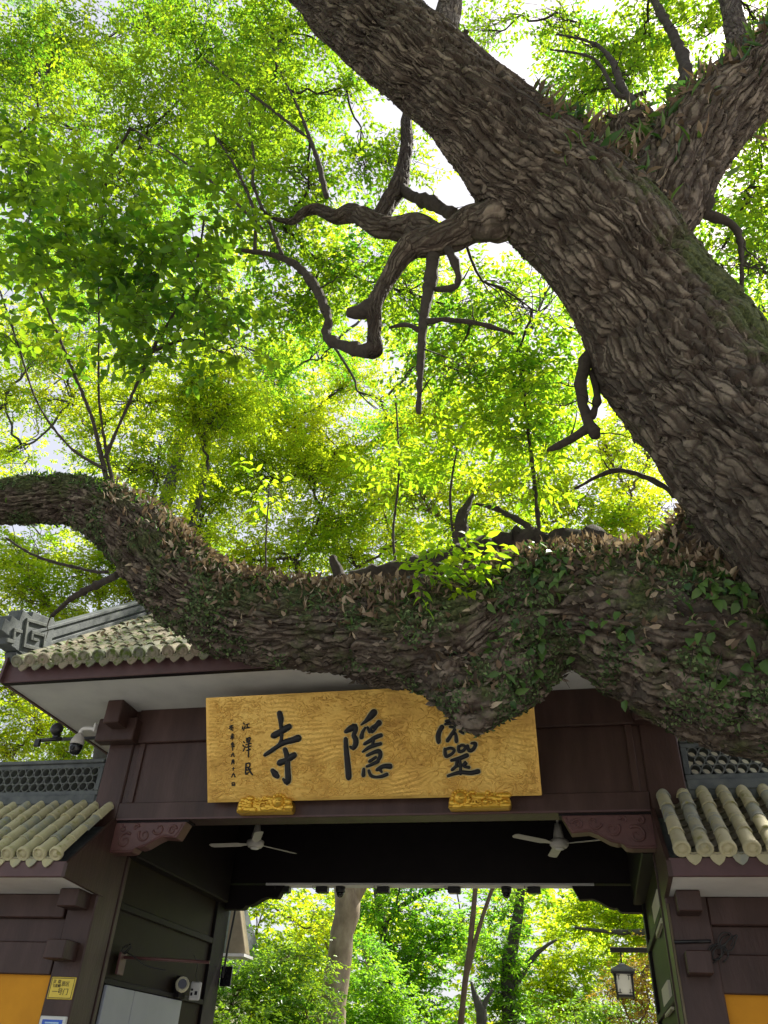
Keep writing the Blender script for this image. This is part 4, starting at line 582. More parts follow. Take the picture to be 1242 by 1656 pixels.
def stroke_mesh(mb, S, grow, h, base, k):
    P = catmull(np.array(S), .012) if len(S) > 1 else np.array(S)
    xy = P[:, :2]; r = np.maximum(P[:, 2], .001)+grow
    T = np.gradient(xy, axis=0); T /= np.linalg.norm(T, axis=1)[:, None]+1e-9; Nn = np.stack([-T[:, 1], T[:, 0]], 1)
    # rounded ends
    pre = [(xy[0]-T[0]*r[0]*math.sin(a), r[0]*math.cos(a), Nn[0]) for a in (1.45, 1.0, .5)]
    post = [(xy[-1]+T[-1]*r[-1]*math.sin(a), r[-1]*math.cos(a), Nn[-1]) for a in (.5, 1.0, 1.45)]
    seq = pre+[(xy[i], r[i], Nn[i]) for i in range(len(xy))]+post
    rows = []
    for c, rr, nn in seq:
        row = []
        for t, hh in ((-1, 0), (-.8, .7), (0, 1), (.8, .7), (1, 0)):
            q = c+nn*rr*t; row.append(mb.bm.verts.new(PT @ Vector((q[0], -(base+hh*h+.0004*k), q[1]))))
        rows.append(row)
    for a, b_ in zip(rows, rows[1:]):
        for i in range(4):
            try: mb.bm.faces.new((a[i], a[i+1], b_[i+1], b_[i])).smooth = True
            except ValueError: pass
    mb.bm.faces.new(rows[0]); mb.bm.faces.new(rows[-1][::-1])
for gname, S in GLYPHS.items():
    big = gname in ('temple', 'hidden', 'spirit'); mb = MB()
    for k, s_ in enumerate(S): stroke_mesh(mb, s_, .004 if big else .0012, .022 if big else .006, .008, k)
    if not big: mb.bm.free(); continue
    o = mb.put('character', M['ink'], plaque)
    if big:
        mb = MB()
        for k, s_ in enumerate(S): stroke_mesh(mb, s_, .0105, .003, .0075, k)
        mb.put('stroke_edge', M['pale_edge'], o)
for gname, cuts in (('signature', (0, 6, 17, 21)), ('date', (0, 1, 7, 12, 17, 19, 23, 25, 27, 31))):
    for a, b_ in zip(cuts, cuts[1:]):
        mb = MB()
        for k, s_ in enumerate(GLYPHS[gname][a:b_]): stroke_mesh(mb, s_, .0014, .006, .008, k)
        mb.put('small_character', M['ink'], plaque)
# gilded supports
def gilded(name, x, label, sd):
    rr = np.random.default_rng(sd)
    g_ = thing(name, label, 'bracket', (x, -.09, 3.51), 'gilded supports under the name board')
    tmp = bmesh.new()
    def blob(c, r, sc_):
        bmesh.ops.create_icosphere(tmp, subdivisions=2, radius=r, matrix=Matrix.Translation(c) @ Matrix.Diagonal((*sc_, 1)))
    mb = MB(); mb.prism([(x-.27, 3.515), (x+.26, 3.515), (x+.275, 3.56), (x+.25, 3.625), (x+.10, 3.665), (x-.02, 3.68), (x-.14, 3.665), (x-.26, 3.61)], -.15, -.03, bev=.012)
    bd = mb.put('plinth', M['gold_bright'], g_)
    for i in range(46):
        u = rr.uniform(-.24, .24); top = 3.67-.5*u*u*1.2-.02
        v = rr.uniform(3.53, top)
        r = rr.uniform(.014, .034); blob(Vector((x+u, -.15-rr.uniform(0, .012), v)), r, (rr.uniform(.8, 1.9), .8, rr.uniform(.6, 1.1)))
    hd = x+(.14 if sd == 1 else -.16)
    blob(Vector((hd, -.165, 3.60)), .062, (1, .8, .95)); blob(Vector((hd+.02, -.21, 3.585)), .03, (1.1, .8, .7))
    for i in range(14):
        a = 2*math.pi*i/14; blob(Vector((hd+.066*math.cos(a), -.16, 3.60+.06*math.sin(a))), .02, (1, .8, 1))
    m = bpy.data.meshes.new('relief'); tmp.to_mesh(m); tmp.free()
    for p in m.polygons: p.use_smooth = True
    put('beast_relief', m, M['gold_bright'], g_)
    for k in range(5):
        a = rr.uniform(0, 6); cx = x+rr.uniform(-.2, .2); cz = rr.uniform(3.56, 3.63)
        MB().tube([(px, -.165, pz) for px, pz in spiral(cx, cz, .035, 1.1, 1, a, 14)], np.linspace(.010, .004, 15), 6).put('scroll', M['gold_bright'], g_)
gilded('gilded_support', -2.77, 'gilded carved beast support under the signature end of the name board', 1)
gilded('gilded_support', -.80, 'gilded carved beast support under the name board, below the character half hidden by the burl', 2)

# ---------------------------------------------------------------- ceiling fans
def fan(x, y, z, a0, label):
    f = thing('ceiling_fan', label, 'fan', (x, y, z), 'ceiling fans in the passage')
    MB().cyl((x, y, z+.16), (x, y, 4.18), .012).put('rod', M['steel'], f)
    MB().lathe([(.03, .20), (.055, .06), (.052, .045)], (x, y, z)).put('canopy', M['steel'], f)
    MB().lathe([(.03, -.045), (.075, -.035), (.095, -.01), (.095, .03), (.06, .05)], (x, y, z)).put('motor', M['steel'], f)
    MB().lathe([(.01, -.058), (.045, -.052), (.05, -.043)], (x, y, z)).put('motor_cap', M['white'], f)
    bm_ = MB().prism([(.08, -.022), (.16, -.03), (.2, -.05), (.53, -.045), (.56, -.02), (.56, .03), (.53, .05), (.2, .045), (.16, .03), (.08, .022)], -.002, .002, 'z').mesh('blade')
    for k in range(3): put('blade', bm_, M['steel'], f, loc=(x, y, z), rot=(R_(9)*0+.16, 0, a0+k*2*math.pi/3))
fan(-3.48, 1.5, 3.635, .95, 'pale three-blade ceiling fan beside the grey cabinet wall of the passage')
fan(-.19, 1.5, 3.605, -.35, 'pale three-blade ceiling fan beside the passage wall with pale plates')

# ---------------------------------------------------------------- cameras, lights and fittings
c = thing('dome_camera', 'white dome security camera with black globe hanging from a curved arm', 'camera', (-4.80, -.14, 4.25))
MB().box(-4.72, -4.70, -.20, -.08, 4.33, 4.42, .004).put('wall_plate', M['white'], c)
MB().tube(catmull([(-4.71, -.14, 4.37), (-4.80, -.14, 4.385), (-4.88, -.14, 4.38), (-4.895, -.14, 4.33)], .02), np.full(len(catmull([(-4.71, -.14, 4.37), (-4.80, -.14, 4.385), (-4.88, -.14, 4.38), (-4.895, -.14, 4.33)], .02)), .02), 10).put('arm', M['white'], c)
MB().lathe([(.070, -.02), (.067, .025), (.044, .075), (.024, .10)], (-4.895, -.14, 4.235)).put('hood', M['steel'], c)  # white hood coloured grey, shade put into its paint
gl = MB().lathe([(.01, -.118), (.04, -.11), (.058, -.08), (.065, -.04), (.064, -.012)], (-4.895, -.14, 4.232)).put('globe', M['blackgloss'], c)
MB().lathe([(.018, 0), (.024, .02)], (0, 0, 0), M=Matrix.Translation((-4.885, -.205, 4.16)) @ Matrix.Rotation(R_(80), 4, 'X')).put('lens', M['black'], gl)
pts = catmull([(-4.70, -.10, 4.33), (-4.66, -.10, 4.27), (-4.60, -.06, 4.25), (-4.56, -.03, 4.26)], .02); MB().tube(pts, np.full(len(pts), .006)).put('cable', M['white'], c)
c = thing('infrared_lamp', 'black round lamp and bullet camera clamped on a horizontal bar beside the dome camera', 'lamp', (-5.2, -.02, 4.33))
MB().box(-5.46, -4.60, -.03, -.005, 4.315, 4.345, .003).put('bar', M['black'], c)
lh = MB().lathe([(.03, .05), (.062, .03), (.066, -.02), (.06, -.026)], (0, 0, 0), M=Matrix.Translation((-5.25, -.05, 4.43)) @ Matrix.Rotation(R_(78), 4, 'X')).put('lamp_head', M['black'], c)
for k in range(8):
    a = k*math.pi/4; p = Matrix.Translation((-5.25, -.05, 4.43)) @ Matrix.Rotation(R_(78), 4, 'X') @ Vector((.043*math.cos(a), .043*math.sin(a), -.028))
    MB().lathe([(.008, -.004), (.009, .004)], tuple(p), 8).put('diode', M['white'], lh)
MB().box(-5.28, -5.22, -.045, .01, 4.335, 4.40, .004).put('clamp', M['black'], c)
MB().box(-5.47, -5.41, -.06, -.02, 4.255, 4.33, .004).put('end_bracket', M['black'], c)
MB().cyl((-5.36, -.09, 4.30), (-5.18, -.02, 4.335), .02).put('camera_body', M['black'], c)

c = thing('bullet_camera', 'round cream security camera on the dark passage wall beside a white label box', 'camera', (XL, 1.9, 2.31))
MB().box(XL-.005, XL+.06, 1.86, 2.02, 2.20, 2.40, .006).put('mount', M['wood_dark'], c)
MB().lathe([(.070, 0), (.074, .05), (.066, .09), (.055, .092), (.05, .07)], (0, 0, 0), M=Matrix.Translation((-4.27, 1.92, 2.315)) @ Matrix.Rotation(R_(28), 4, 'Z') @ Matrix.Rotation(R_(82), 4, 'X')).put('housing', M['cream'], c)
MB().lathe([(.048, 0), (.046, .076)], (0, 0, 0), M=Matrix.Translation((-4.27, 1.92, 2.315)) @ Matrix.Rotation(R_(28), 4, 'Z') @ Matrix.Rotation(R_(82), 4, 'X')).put('lens', M['blackgloss'], c)
c = thing('label_box', 'small white box with black marks hanging by a wire from the iron arm', 'box', (-4.18, 2.05, 2.2))
MB().box(-4.235, -4.115, 2.05, 2.09, 2.195, 2.365, .012).put('case', M['white'], c)
for xa, za, sx_, sz_ in ((-4.205, 2.29, .022, .02), (-4.205, 2.25, .022, .03), (-4.155, 2.26, .03, .035)): MB().box(xa-sx_/2, xa+sx_/2, 2.046, 2.051, za-sz_/2, za+sz_/2).put('mark', M['ink'], c)
pts = catmull([(-4.175, 2.07, 2.36), (-4.19, 2.05, 2.44), (-4.165, 2.0, 2.52), (-4.18, 1.9, 2.60)], .03); MB().tube(pts, np.full(len(pts), .004)).put('wire', M['cable'], c)
c = thing('iron_arm', 'thin rusty iron arm reaching out from the cabinet side of the passage wall', 'bracket', (XL, .6, 2.42))
MB().cyl((-4.34, .62, 2.425), (-3.50, .82, 2.42), .014).put('rod', M['wood_red'], c)
MB().box(-4.315, -4.29, .56, .68, 2.28, 2.46, .004).put('foot', M['wood_red'], c)
pts = catmull([(-4.28, .62, 2.47), (-4.2, .60, 2.44), (-4.05, .66, 2.36), (-3.9, .75, 2.34)], .04); MB().tube(pts, np.full(len(pts), .006)).put('cable', M['cable'], c)
for k in range(4):
    aa = rnd.uniform(0, 6); pts = [(-4.27+.05*math.cos(aa+t*.9), .60+.02*math.sin(t), 2.49+.04*math.sin(aa+t*1.1)) for t in range(7)]
    MB().tube(catmull(pts, .02), np.full(len(catmull(pts, .02)), .004)).put('cable_loop', M['cable'], c)
c = thing('display_screen', 'thin dark screen on a cable mounted outside the rear post of the passage', 'screen', (-4.2, 3.1, 2.42))
MB().box(-4.34, -4.20, 3.06, 3.09, 2.41, 2.62, .006).put('panel', M['blackgloss'], c)
pts = catmull([(-4.3, 3.05, 2.5), (-4.29, 3.05, 2.8), (-4.27, 3.05, 3.1), (-4.26, 3.04, 3.22)], .05); MB().tube(pts, np.full(len(pts), .014)).put('cable', M['cable'], c)
# yellow gate number sign
def text(body, size, loc, mat, parent, name='lettering', align='CENTER', rot=(math.pi/2, 0, 0)):
    cu = bpy.data.curves.new('txt', 'FONT'); cu.body = body; cu.size = size; cu.align_x = align; cu.align_y = 'CENTER'; cu.extrude = .0008; cu.resolution_u = 3
    t = bpy.data.objects.new('txt', cu); COL.objects.link(t)
    me = bpy.data.meshes.new_from_object(t.evaluated_get(bpy.context.evaluated_depsgraph_get())); bpy.data.objects.remove(t)
    return put(name, me, mat, parent, loc=loc, rot=rot)
c = thing('gate_number_sign', 'small yellow metal sign with black gate number characters on the pillar', 'sign', (-4.45, -.03, 2.03))
MB().box(-4.57, -4.33, -.032, -.0195, 2.03, 2.196, .005).put('plate', M['brass'], c)
for a, b_, c_, d in ((-4.56, -4.34, 2.183, 2.187), (-4.56, -4.34, 2.039, 2.043), (-4.56, -4.556, 2.043, 2.183), (-4.344, -4.34, 2.043, 2.183)): MB().box(a, b_, -.0335, -.0318, c_, d).put('border', M['ink'], c)
text('灵  隐', .030, (-4.505, -.0335, 2.158), M['ink'], c); text('飞来峰', .030, (-4.505, -.0335, 2.127), M['ink'], c)
text('景区', .040, (-4.42, -.0335, 2.142), M['ink'], c); text('一号门', .052, (-4.455, -.0335, 2.083), M['ink'], c)
c = thing('blue_notice', 'blue printed notice in a pale frame on the pillar below the yellow sign', 'notice', (-4.45, -.03, 1.62))
MB().box(-4.575, -4.325, -.045, -.0195, 1.60, 1.91, .006).put('frame', M['white'], c)
MB().box(-4.545, -4.355, -.0475, -.0445, 1.63, 1.885).put('face', M['blue'], c)
for i, (wd, zz) in enumerate(((.13, 1.862), (.10, 1.84), (.15, 1.80), (.14, 1.775), (.15, 1.75))): MB().box(-4.45-wd/2, -4.45+wd/2, -.0490, -.0476, zz-.006, zz+.006).put('print_line', M['sky_text'], c)
# pale plates on the right passage wall
for y0, y1, z0, z1, lab in ((.60, 1.40, 2.76, 3.02, 'pale rectangular plate high on the passage wall beside the rear lantern'), (.90, 1.70, 2.17, 2.38, 'pale rectangular plate low on the passage wall, below the higher plate')):
    c = thing('wall_plate', lab, 'plate', (XR, (y0+y1)/2, z0), 'pale plates on the passage wall')
    MB().box(XR-.004, XR+.025, y0, y1, z0, z1, .002).put('sheet', M['cream'], c)
    MB().box(XR-.010, XR-.0035, y0+.02, y1-.02, z0-.012, z0+.004, .002).put('lip', M['conduit'], c)
# conduit and cables on the right pillar
c = thing('conduit', 'thin pale conduit running down the pillar edge with a looped black cable', 'pipe', (.64, -.03, 0))
MB().cyl((.632, -.032, 0), (.632, -.032, 2.80), .008, n=8).put('pipe', M['conduit'], c)
MB().cyl((.635, -.036, 2.535), (.90, -.036, 2.545), .012, n=8).put('branch_pipe', M['black'], c)
for k in range(5):
    aa = rnd.uniform(0, 6); cx, cz = .97+rnd.uniform(-.06, .08), 2.50+rnd.uniform(-.05, .05)
    pts = [(cx+.06*math.cos(aa+t*.8)*(1+.3*math.sin(t)), -.04-.004*t % .02, cz+.055*math.sin(aa+t*.95)) for t in range(9)]
    MB().tube(catmull(pts, .02), np.full(len(catmull(pts, .02)), .0055)).put('cable_loop', M['cable'], c)
# spot lamps and domes under the rear lintel
for i, x in enumerate((-3.60, -3.11, -2.34, -1.48, -.55)):
    c = thing('spot_lamp', 'black box lamp under the rear lintel, '+('next to the carved bracket beside the screen', 'between the bracket-side lamp and the pale trunk', 'just beyond the pale trunk from the screen', 'in front of the twin brown stems', 'next to the carved bracket near the lantern')[i], 'lamp', (x, 2.93, 3.40), 'box lamps under the rear lintel')
    MB().box(x-.075, x+.075, 2.88, 2.98, 3.405, 3.468, .006).put('housing', M['black'], c)
    MB().box(x-.02, x+.02, 2.92, 2.95, 3.466, 3.478).put('bracket', M['black'], c)
    MB().box(x-.06, x+.06, 2.89, 2.97, 3.400, 3.406).put('glass', M['blackgloss'], c)
    pts = catmull([(x-.06, 2.87, 3.43), (x-.10, 2.86, 3.44), (x-.10, 2.86, 3.48)], .02); MB().tube(pts, np.full(len(pts), .004)).put('cable', M['cable'], c)
for x, lab in ((-2.88, 'small black dome camera under the rear lintel in front of the pale trunk'), (-.87, 'small black dome camera under the rear lintel in front of the dark trunk')):
    c = thing('ceiling_camera', lab, 'camera', (x, 2.93, 3.38), 'dome cameras under the rear lintel')
    MB().lathe([(.055, 0), (.06, .02), (.06, .07)], (x, 2.93, 3.41)).put('base', M['black'], c)
    MB().lathe([(.008, -.055), (.03, -.045), (.045, -.02), (.05, .004)], (x, 2.93, 3.408)).put('dome', M['blackgloss'], c)
# hanging lantern beyond the gate
ly = 4.5
c = thing('hanging_lantern', 'dark framed square lantern with pale panes hanging from a timber arm', 'lantern', (.40, ly, 2.55))
MB().box(.26, .95, ly-.03, ly+.03, 3.02, 3.075, .005).put('arm', M['black'], c)
MB().box(.86, .96, ly-.05, ly+.05, 0, 3.25, .008).put('post', M['wood_dark'], c)
MB().cyl((.385, ly, 2.88), (.385, ly, 3.03), .009).put('hanger', M['black'], c)
lx, hw = .385, .095
rf = MB().lathe([(.20, 0), (.205, .02), (.06, .085), (.03, .10)], (0, 0, 0), 4, M=Matrix.Translation((lx, ly, 2.80)) @ Matrix.Rotation(math.pi/4, 4, 'Z')).mesh('roof')
for p in rf.polygons: p.use_smooth = False
put('roof', rf, M['slate'], c)
MB().box(lx-.13, lx+.13, ly-.13, ly+.13, 2.775, 2.80, .004).put('eave', M['black'], c)
for ax, ay in ((-1, -1), (1, -1), (-1, 1), (1, 1)):
    MB().cyl((lx+ax*.095, ly+ay*.095, 2.52), (lx+ax*.105, ly+ay*.105, 2.78), .009, n=6).put('post', M['black'], c)
MB().box(lx-.105, lx+.105, ly-.105, ly+.105, 2.535, 2.56, .003).put('base', M['black'], c)
for k in range(4):
    Mx = Matrix.Translation((lx, ly, 0)) @ Matrix.Rotation(k*math.pi/2, 4, 'Z')
    pn = MB().box(-.088, .088, -.088, -.084, 2.56, 2.776, 0, Mx).put('pane', M['lantern'], c)
    for sx_ in (-1, 1):
        for z_, sz_ in ((2.575, 1), (2.76, -1)):
            MB().box(min(sx_*.088, sx_*.045), max(sx_*.088, sx_*.045), -.094, -.089, z_, z_+.008, 0, Mx).put('fret', M['black'], pn)
            MB().box(min(sx_*.062, sx_*.056), max(sx_*.062, sx_*.056), -.094, -.089, min(z_, z_+sz_*.045), max(z_, z_+sz_*.045), 0, Mx).put('fret', M['black'], pn)
# neighbouring hall just beyond the gate
c = thing('neighbouring_hall', 'corner of a small hall with deep brown sloping eave beyond the rear post', 'building', (-7.4, 7.2, 0))
MB().box(-9.5, -6.5, 5.6, 9.5, 0, 3.3).put('wall', M['cream'], c)
rf = MB().prism([(5.0, 3.02), (5.0, 3.10), (7.5, 4.7), (10, 3.10), (10, 3.02)], -9.8, -6.3, 'x').put('roof', M['slate'], c)
MB().prism([(-5.545, 3.05), (-5.545, 3.75), (-5.40, 3.72), (-5.20, 3.08)], 5.9, 6.1, 'y', bev=.01).put('bracket_board', M['conduit'], c)
MB().prism([(-5.56, 3.03), (-5.18, 3.03), (-5.18, 3.07), (-5.56, 3.07)], 5.8, 6.2, 'y').put('eave_lining', M['soffit'], rf)

# ---------------------------------------------------------------- foliage builders
def leaves(P, Dv, Nv, L, W, tone, fine=False):
    """leaf blades: base, direction, normal, length, width -> mesh arrays"""
    n = len(P); Dv = unit(Dv); S = unit(np.cross(Dv, Nv)); Nv = unit(np.cross(S, Dv)); L = L[:, None]; W = W[:, None]
    if not fine:
        V = np.stack([P, P+Dv*L*.45+S*W*.5+Nv*W*.14, P+Dv*L-Nv*L*.10, P+Dv*L*.45-S*W*.5+Nv*W*.14], 1).reshape(-1, 3)
        b = np.arange(n)[:, None]*4; F = np.concatenate([b+np.array([[0, 1, 2]]), b+np.array([[0, 2, 3]])], 1).reshape(-1, 3); k = 4
    else:
        m = lambda t, d: P+Dv*L*t-Nv*L*d
        V = np.stack([P, m(.33, -.02), m(.66, .03), m(1, .16), m(.28, -.05)+S*W*.46+Nv*W*.12, m(.62, 0)+S*W*.42+Nv*W*.10, m(.28, -.05)-S*W*.46+Nv*W*.12, m(.62, 0)-S*W*.42+Nv*W*.10], 1).reshape(-1, 3)
        b = np.arange(n)[:, None]*8
        T = [(0, 4, 1), (4, 5, 2), (4, 2, 1), (5, 3, 2), (0, 1, 6), (6, 1, 2), (6, 2, 7), (7, 2, 3)]
        F = np.concatenate([b+np.array([t]) for t in T], 1).reshape(-1, 3); k = 8
    return V, F, np.repeat(tone, k)
def sprays(lobes, cov, L, W, seed, per=13, clumps=12, spread=.27, squash=.8, slen=.42, fill=.6, holes=None):
    r = np.random.default_rng(seed); A = []; SP = []; CL = []
    for c in lobes:
        c = np.array(c); Rr = c[3]; nl = cov*math.pi*Rr*Rr/(L*W*.5*fill); ns = max(8, int(nl/per)); K = clumps
        cc = unit(r.normal(size=(K, 3)))*(r.random((K, 1))**.45)*Rr*.85; cc[:, 2] *= squash; cc += c[:3]
        ct = r.normal(0, .24, K)
        CL.append((c, cc))
        ki = r.integers(0, K, ns); o = cc[ki]+r.normal(size=(ns, 3))*Rr*spread*np.array([1, 1, squash*.7])
        d = unit(o-c[:3]+r.normal(size=(ns, 3))*Rr*.6)*np.array([1, 1, .45])+np.array([0, 0, -.12]); d = unit(d)
        ln = slen*r.uniform(.6, 1.3, ns)
        SP.append((o, d, ln)); t = np.tile(np.linspace(.1, 1, per), ns); q = np.repeat(np.arange(ns), per)
        up = unit(np.array([0, 0, 1.])+r.normal(size=(len(q), 3))*.42)
        side = unit(np.cross(d[q], [0, 0, 1.]))*np.where(np.arange(len(q)) % 2, 1, -1)[:, None]
        P = o[q]+d[q]*(t*ln[q])[:, None]+r.normal(size=(len(q), 3))*.018
        Dv = d[q]*.55+side*.85+r.normal(size=(len(q), 3))*.33+np.array([0, 0, -.18])
        A.append((P, Dv, up, L*r.uniform(.65, 1.25, len(q)), W*r.uniform(.7, 1.2, len(q)), np.clip(.5+ct[ki][q]+r.normal(0, .11, len(q)), 0, 1)))
    return [np.concatenate([a[i] for a in A]) for i in range(6)], SP, CL
def cut(A, keep): return [a[keep] for a in A]
def twigs_mesh(name, SP, rad, r=None, frac=1.0):
    Vs, Fs, off = [], [], 0
    rr = np.random.default_rng(3)
    for o, d, ln in SP:
        k = rr.random(len(o)) < frac; o, d, ln = o[k], d[k], ln[k]
        S = unit(np.cross(d, [0, 0, 1.])); U = np.cross(S, d); p0 = o-d*ln[:, None]*.25; p1 = o+d*ln[:, None]
        V = np.stack([p0+S*rad, p0-S*rad*.5+U*rad*.87, p0-S*rad*.5-U*rad*.87, p1+S*rad*.3, p1-S*rad*.15+U*rad*.26, p1-S*rad*.15-U*rad*.26], 1).reshape(-1, 3)
        b = np.arange(len(o))[:, None]*6+off
        Fs.append(np.concatenate([b+np.array([q]) for q in ((0, 1, 4, 3), (1, 2, 5, 4), (2, 0, 3, 5))], 1).reshape(-1, 4)); Vs.append(V); off += len(V)
    return np_mesh(name, np.vstack(Vs), np.vstack(Fs))
def boughs_mesh(name, CL, anchors, r0, seed, limb=True):
    """limbs from the nearest trunk point to each lobe and finer branches to each clump"""
    rr = np.random.default_rng(seed); Vs, Fs, off = [], [], 0; an = np.array(anchors)[:, :3]
    def add(p, rad, n):
        nonlocal off
        V, F = tube_np(p, rad, n, False); Vs.append(V); Fs.append(np.array(F)+off); off += len(V)
    CL = sorted(CL, key=lambda q: np.min(np.linalg.norm(an-q[0][:3], axis=1)))
    for c, cc in CL:
        c3 = c[:3]; a = an[np.argmin(np.linalg.norm((an-c3)*np.array([1, 1, .8]), axis=1))]
        L = np.linalg.norm(c3-a); k = 7; t = np.linspace(0, 1, k)[:, None]
        p = a+(c3-a)*t+rr.normal(size=(k, 3))*L*.035*np.sin(t*math.pi)-np.array([0, 0, 1])*L*.10*np.sin(t*math.pi)
        an = np.vstack([an, p[3:]]); rb = r0*min(1.6, .5+c[3]*.35)
        if limb: add(catmull(p, .2)[:, :3], np.linspace(rb, rb*.45, len(catmull(p, .2))), 6)
        for q in cc:
            s = p[rr.integers(3, k)]; Lq = np.linalg.norm(q-s); tt = np.linspace(0, 1, 5)[:, None]
            b = s+(q-s)*tt+rr.normal(size=(5, 3))*Lq*.05*np.sin(tt*math.pi)
            add(b, np.linspace(rb*.42, rb*.12, 5), 5)
            for _ in range(2):
                e = q+rr.normal(size=3)*c[3]*.3; s2 = b[rr.integers(2, 4)]; add(np.stack([s2, (s2+e)/2+rr.normal(size=3)*.05, e]), np.array([rb*.2, rb*.13, rb*.06]), 4)
    return np_mesh(name, np.vstack(Vs), np.vstack(Fs), smooth=True)

# ---------------------------------------------------------------- the old camphor tree
old = thing('camphor_tree', 'huge old camphor tree with leaning furrowed trunk and mossy bough crossing the gate', 'tree', (3.05, -1.95, 0))
bm = bmesh.new(); SK = []
for li, (nm, P) in enumerate(TRUNK_LIMBS.items()):
    Q = catmull(P, .09); V, F = tube_np(Q[:, :3], np.maximum(Q[:, 3], .01), 22)
    vs = [bm.verts.new(v) for v in V]
    for f in F: bm.faces.new([vs[i] for i in f])
    T, U, Wv = frames(Q[:, :3]); s = np.concatenate([[0], np.cumsum(np.linalg.norm(np.diff(Q[:, :3], axis=0), axis=1))])
    SK.append((Q, T, U, Wv, s, nm, max(8, round(2*math.pi*np.mean(Q[:, 3])/.076))))
tmp = bpy.data.meshes.new('t'); bm.to_mesh(tmp); bm.free(); to = bpy.data.objects.new('t', tmp); COL.objects.link(to)
md = to.modifiers.new('r', 'REMESH'); md.mode = 'VOXEL'; md.voxel_size = .0172
ms = to.modifiers.new('s', 'SMOOTH'); ms.factor = .5; ms.iterations = 9
ev = bpy.data.meshes.new_from_object(to.evaluated_get(bpy.context.evaluated_depsgraph_get())); bpy.data.objects.remove(to)
nv = len(ev.vertices); V = np.empty(nv*3, np.float32); ev.vertices.foreach_get('co', V); V = V.reshape(-1, 3).astype(float)
Nn = np.empty(nv*3, np.float32); ev.vertices.foreach_get('normal', Nn); Nn = Nn.reshape(-1, 3).astype(float)
AP = np.vstack([k[0][:, :3] for k in SK]); AR = np.concatenate([k[0][:, 3] for k in SK]); AT = np.vstack([k[1] for k in SK]); AU = np.vstack([k[2] for k in SK]); AW = np.vstack([k[3] for k in SK])
AS = np.concatenate([k[4]+17.3*i for i, k in enumerate(SK)]); AL = np.concatenate([np.full(len(k[0]), i) for i, k in enumerate(SK)]); AN = np.concatenate([np.full(len(k[0]), k[6]) for k in SK])
AR = AR-np.where((AL == 2) | (AL == 3), .6, 0)
near = np.empty(nv, int)
for i in range(0, nv, 20000):
    d = np.linalg.norm(V[i:i+20000, None].astype(np.float32)-AP[None].astype(np.float32), axis=2)-AR[None].astype(np.float32); near[i:i+20000] = np.argmin(d, 1)
rel = V-AP[near]; su = AS[near]+np.sum(rel*AT[near], 1); th = np.arctan2(np.sum(rel*AW[near], 1), np.sum(rel*AU[near], 1))
nc = AN[near]; lid = AL[near]; rad = np.abs(AR[near])
wob = vnoise(V, 3.0)-.5; wob2 = vnoise(V+9.1, 9.0)-.5
def plates(a, b, n, seed):
    ia = np.floor(a).astype(np.int64); ib = np.floor(b).astype(np.int64); f1 = np.full(len(a), 9.); f2 = np.full(len(a), 9.); idn = np.zeros(len(a))
    for da in (-1, 0, 1):
        for db in (-1, 0, 1):
            ca = ia+da; cb = ib+db; cm = np.mod(cb, n)
            px = ca+.5+.85*(hash3(ca, cm, seed)-.5); py = cb+.5+.85*(hash3(ca, cm, seed+1)-.5)
            d = np.hypot(a-px, b-py); h = hash3(ca, cm, seed+2); cl = d < f1
            f2 = np.where(cl, f1, np.minimum(f2, d)); idn = np.where(cl, h, idn); f1 = np.where(cl, d, f1)
    return f1, f2, idn
a_ = su/.55+wob*.5+wob2*.2; b_ = (th/(2*math.pi)+.5)*nc+wob*1.3+wob2*.45+su*1.5
f1, f2, pid = plates(a_, b_, nc, 5)
g1, g2, pid2 = plates(su/.075+wob*2+b_*.45, b_*1.15+wob2*.8, nc*8, 25)
e = np.clip((f2-f1)/.22, 0, 1); e = e*e*(3-2*e); e2 = np.clip((g2-g1)/.13, 0, 1); e2 = e2*e2*(3-2*e2)
amp = np.clip(rad/.34, .34, 1.0)
isbough = (lid == 1) | (lid == 2) | (lid == 3)
lump = (vnoise(V, 1.3)-.5)*.10+(vnoise(V+4, 3.1)-.5)*.055
zone = np.clip((vnoise(V+31, .9)-.25)*2.4, .75, 1.3)
h = amp*zone*(.066*(e-.8)+.012*(pid-.5)*e+.006*(e2-.75)*(.3+.7*e)+.007*(pid2-.5)*e2)+lump*np.clip(rad/.4, .1, 1.0)
h += np.where(isbough, amp*((vnoise(V+1, 11)-.5)*.05+(vnoise(V, 24)-.5)*.04+(vnoise(V+3, 50)-.5)*.02), amp*(vnoise(V, 42)-.5)*.010)
V2 = V+Nn*h[:, None]
ev.vertices.foreach_set('co', V2.astype(np.float32).ravel())
moss = np.where(isbough, .145, -.07)+.16*np.clip(Nn[:, 2]+.15, -.3, 1)+np.where(lid == 0, .42*np.clip(Nn[:, 0]*1.5+.05, 0, 1)*np.clip((V[:, 2]-3.2)/1.5, 0, 1)*np.clip((8.2-V[:, 2])/2, 0, 1), 0)+np.where((lid == 10) | (lid == 9), .10*np.clip(Nn[:, 2], 0, 1), 0)
for nm, arr in (('plate', (.3*pid+.7*pid2)*np.clip(rad/.16, .35, 1)), ('moss', moss), ('bark_s', su+wob*.10+wob2*.05), ('bark_t', b_*.076+wob2*.02)):
    at = ev.attributes.new(nm, 'FLOAT', 'POINT'); at.data.foreach_set('value', arr.astype(np.float32))
ev.polygons.foreach_set('use_smooth', np.ones(len(ev.polygons), bool)); ev.update()
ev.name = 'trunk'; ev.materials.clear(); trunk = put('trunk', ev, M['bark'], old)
tag(trunk, 'furrowed brown trunk forking upward with a long mossy bough')
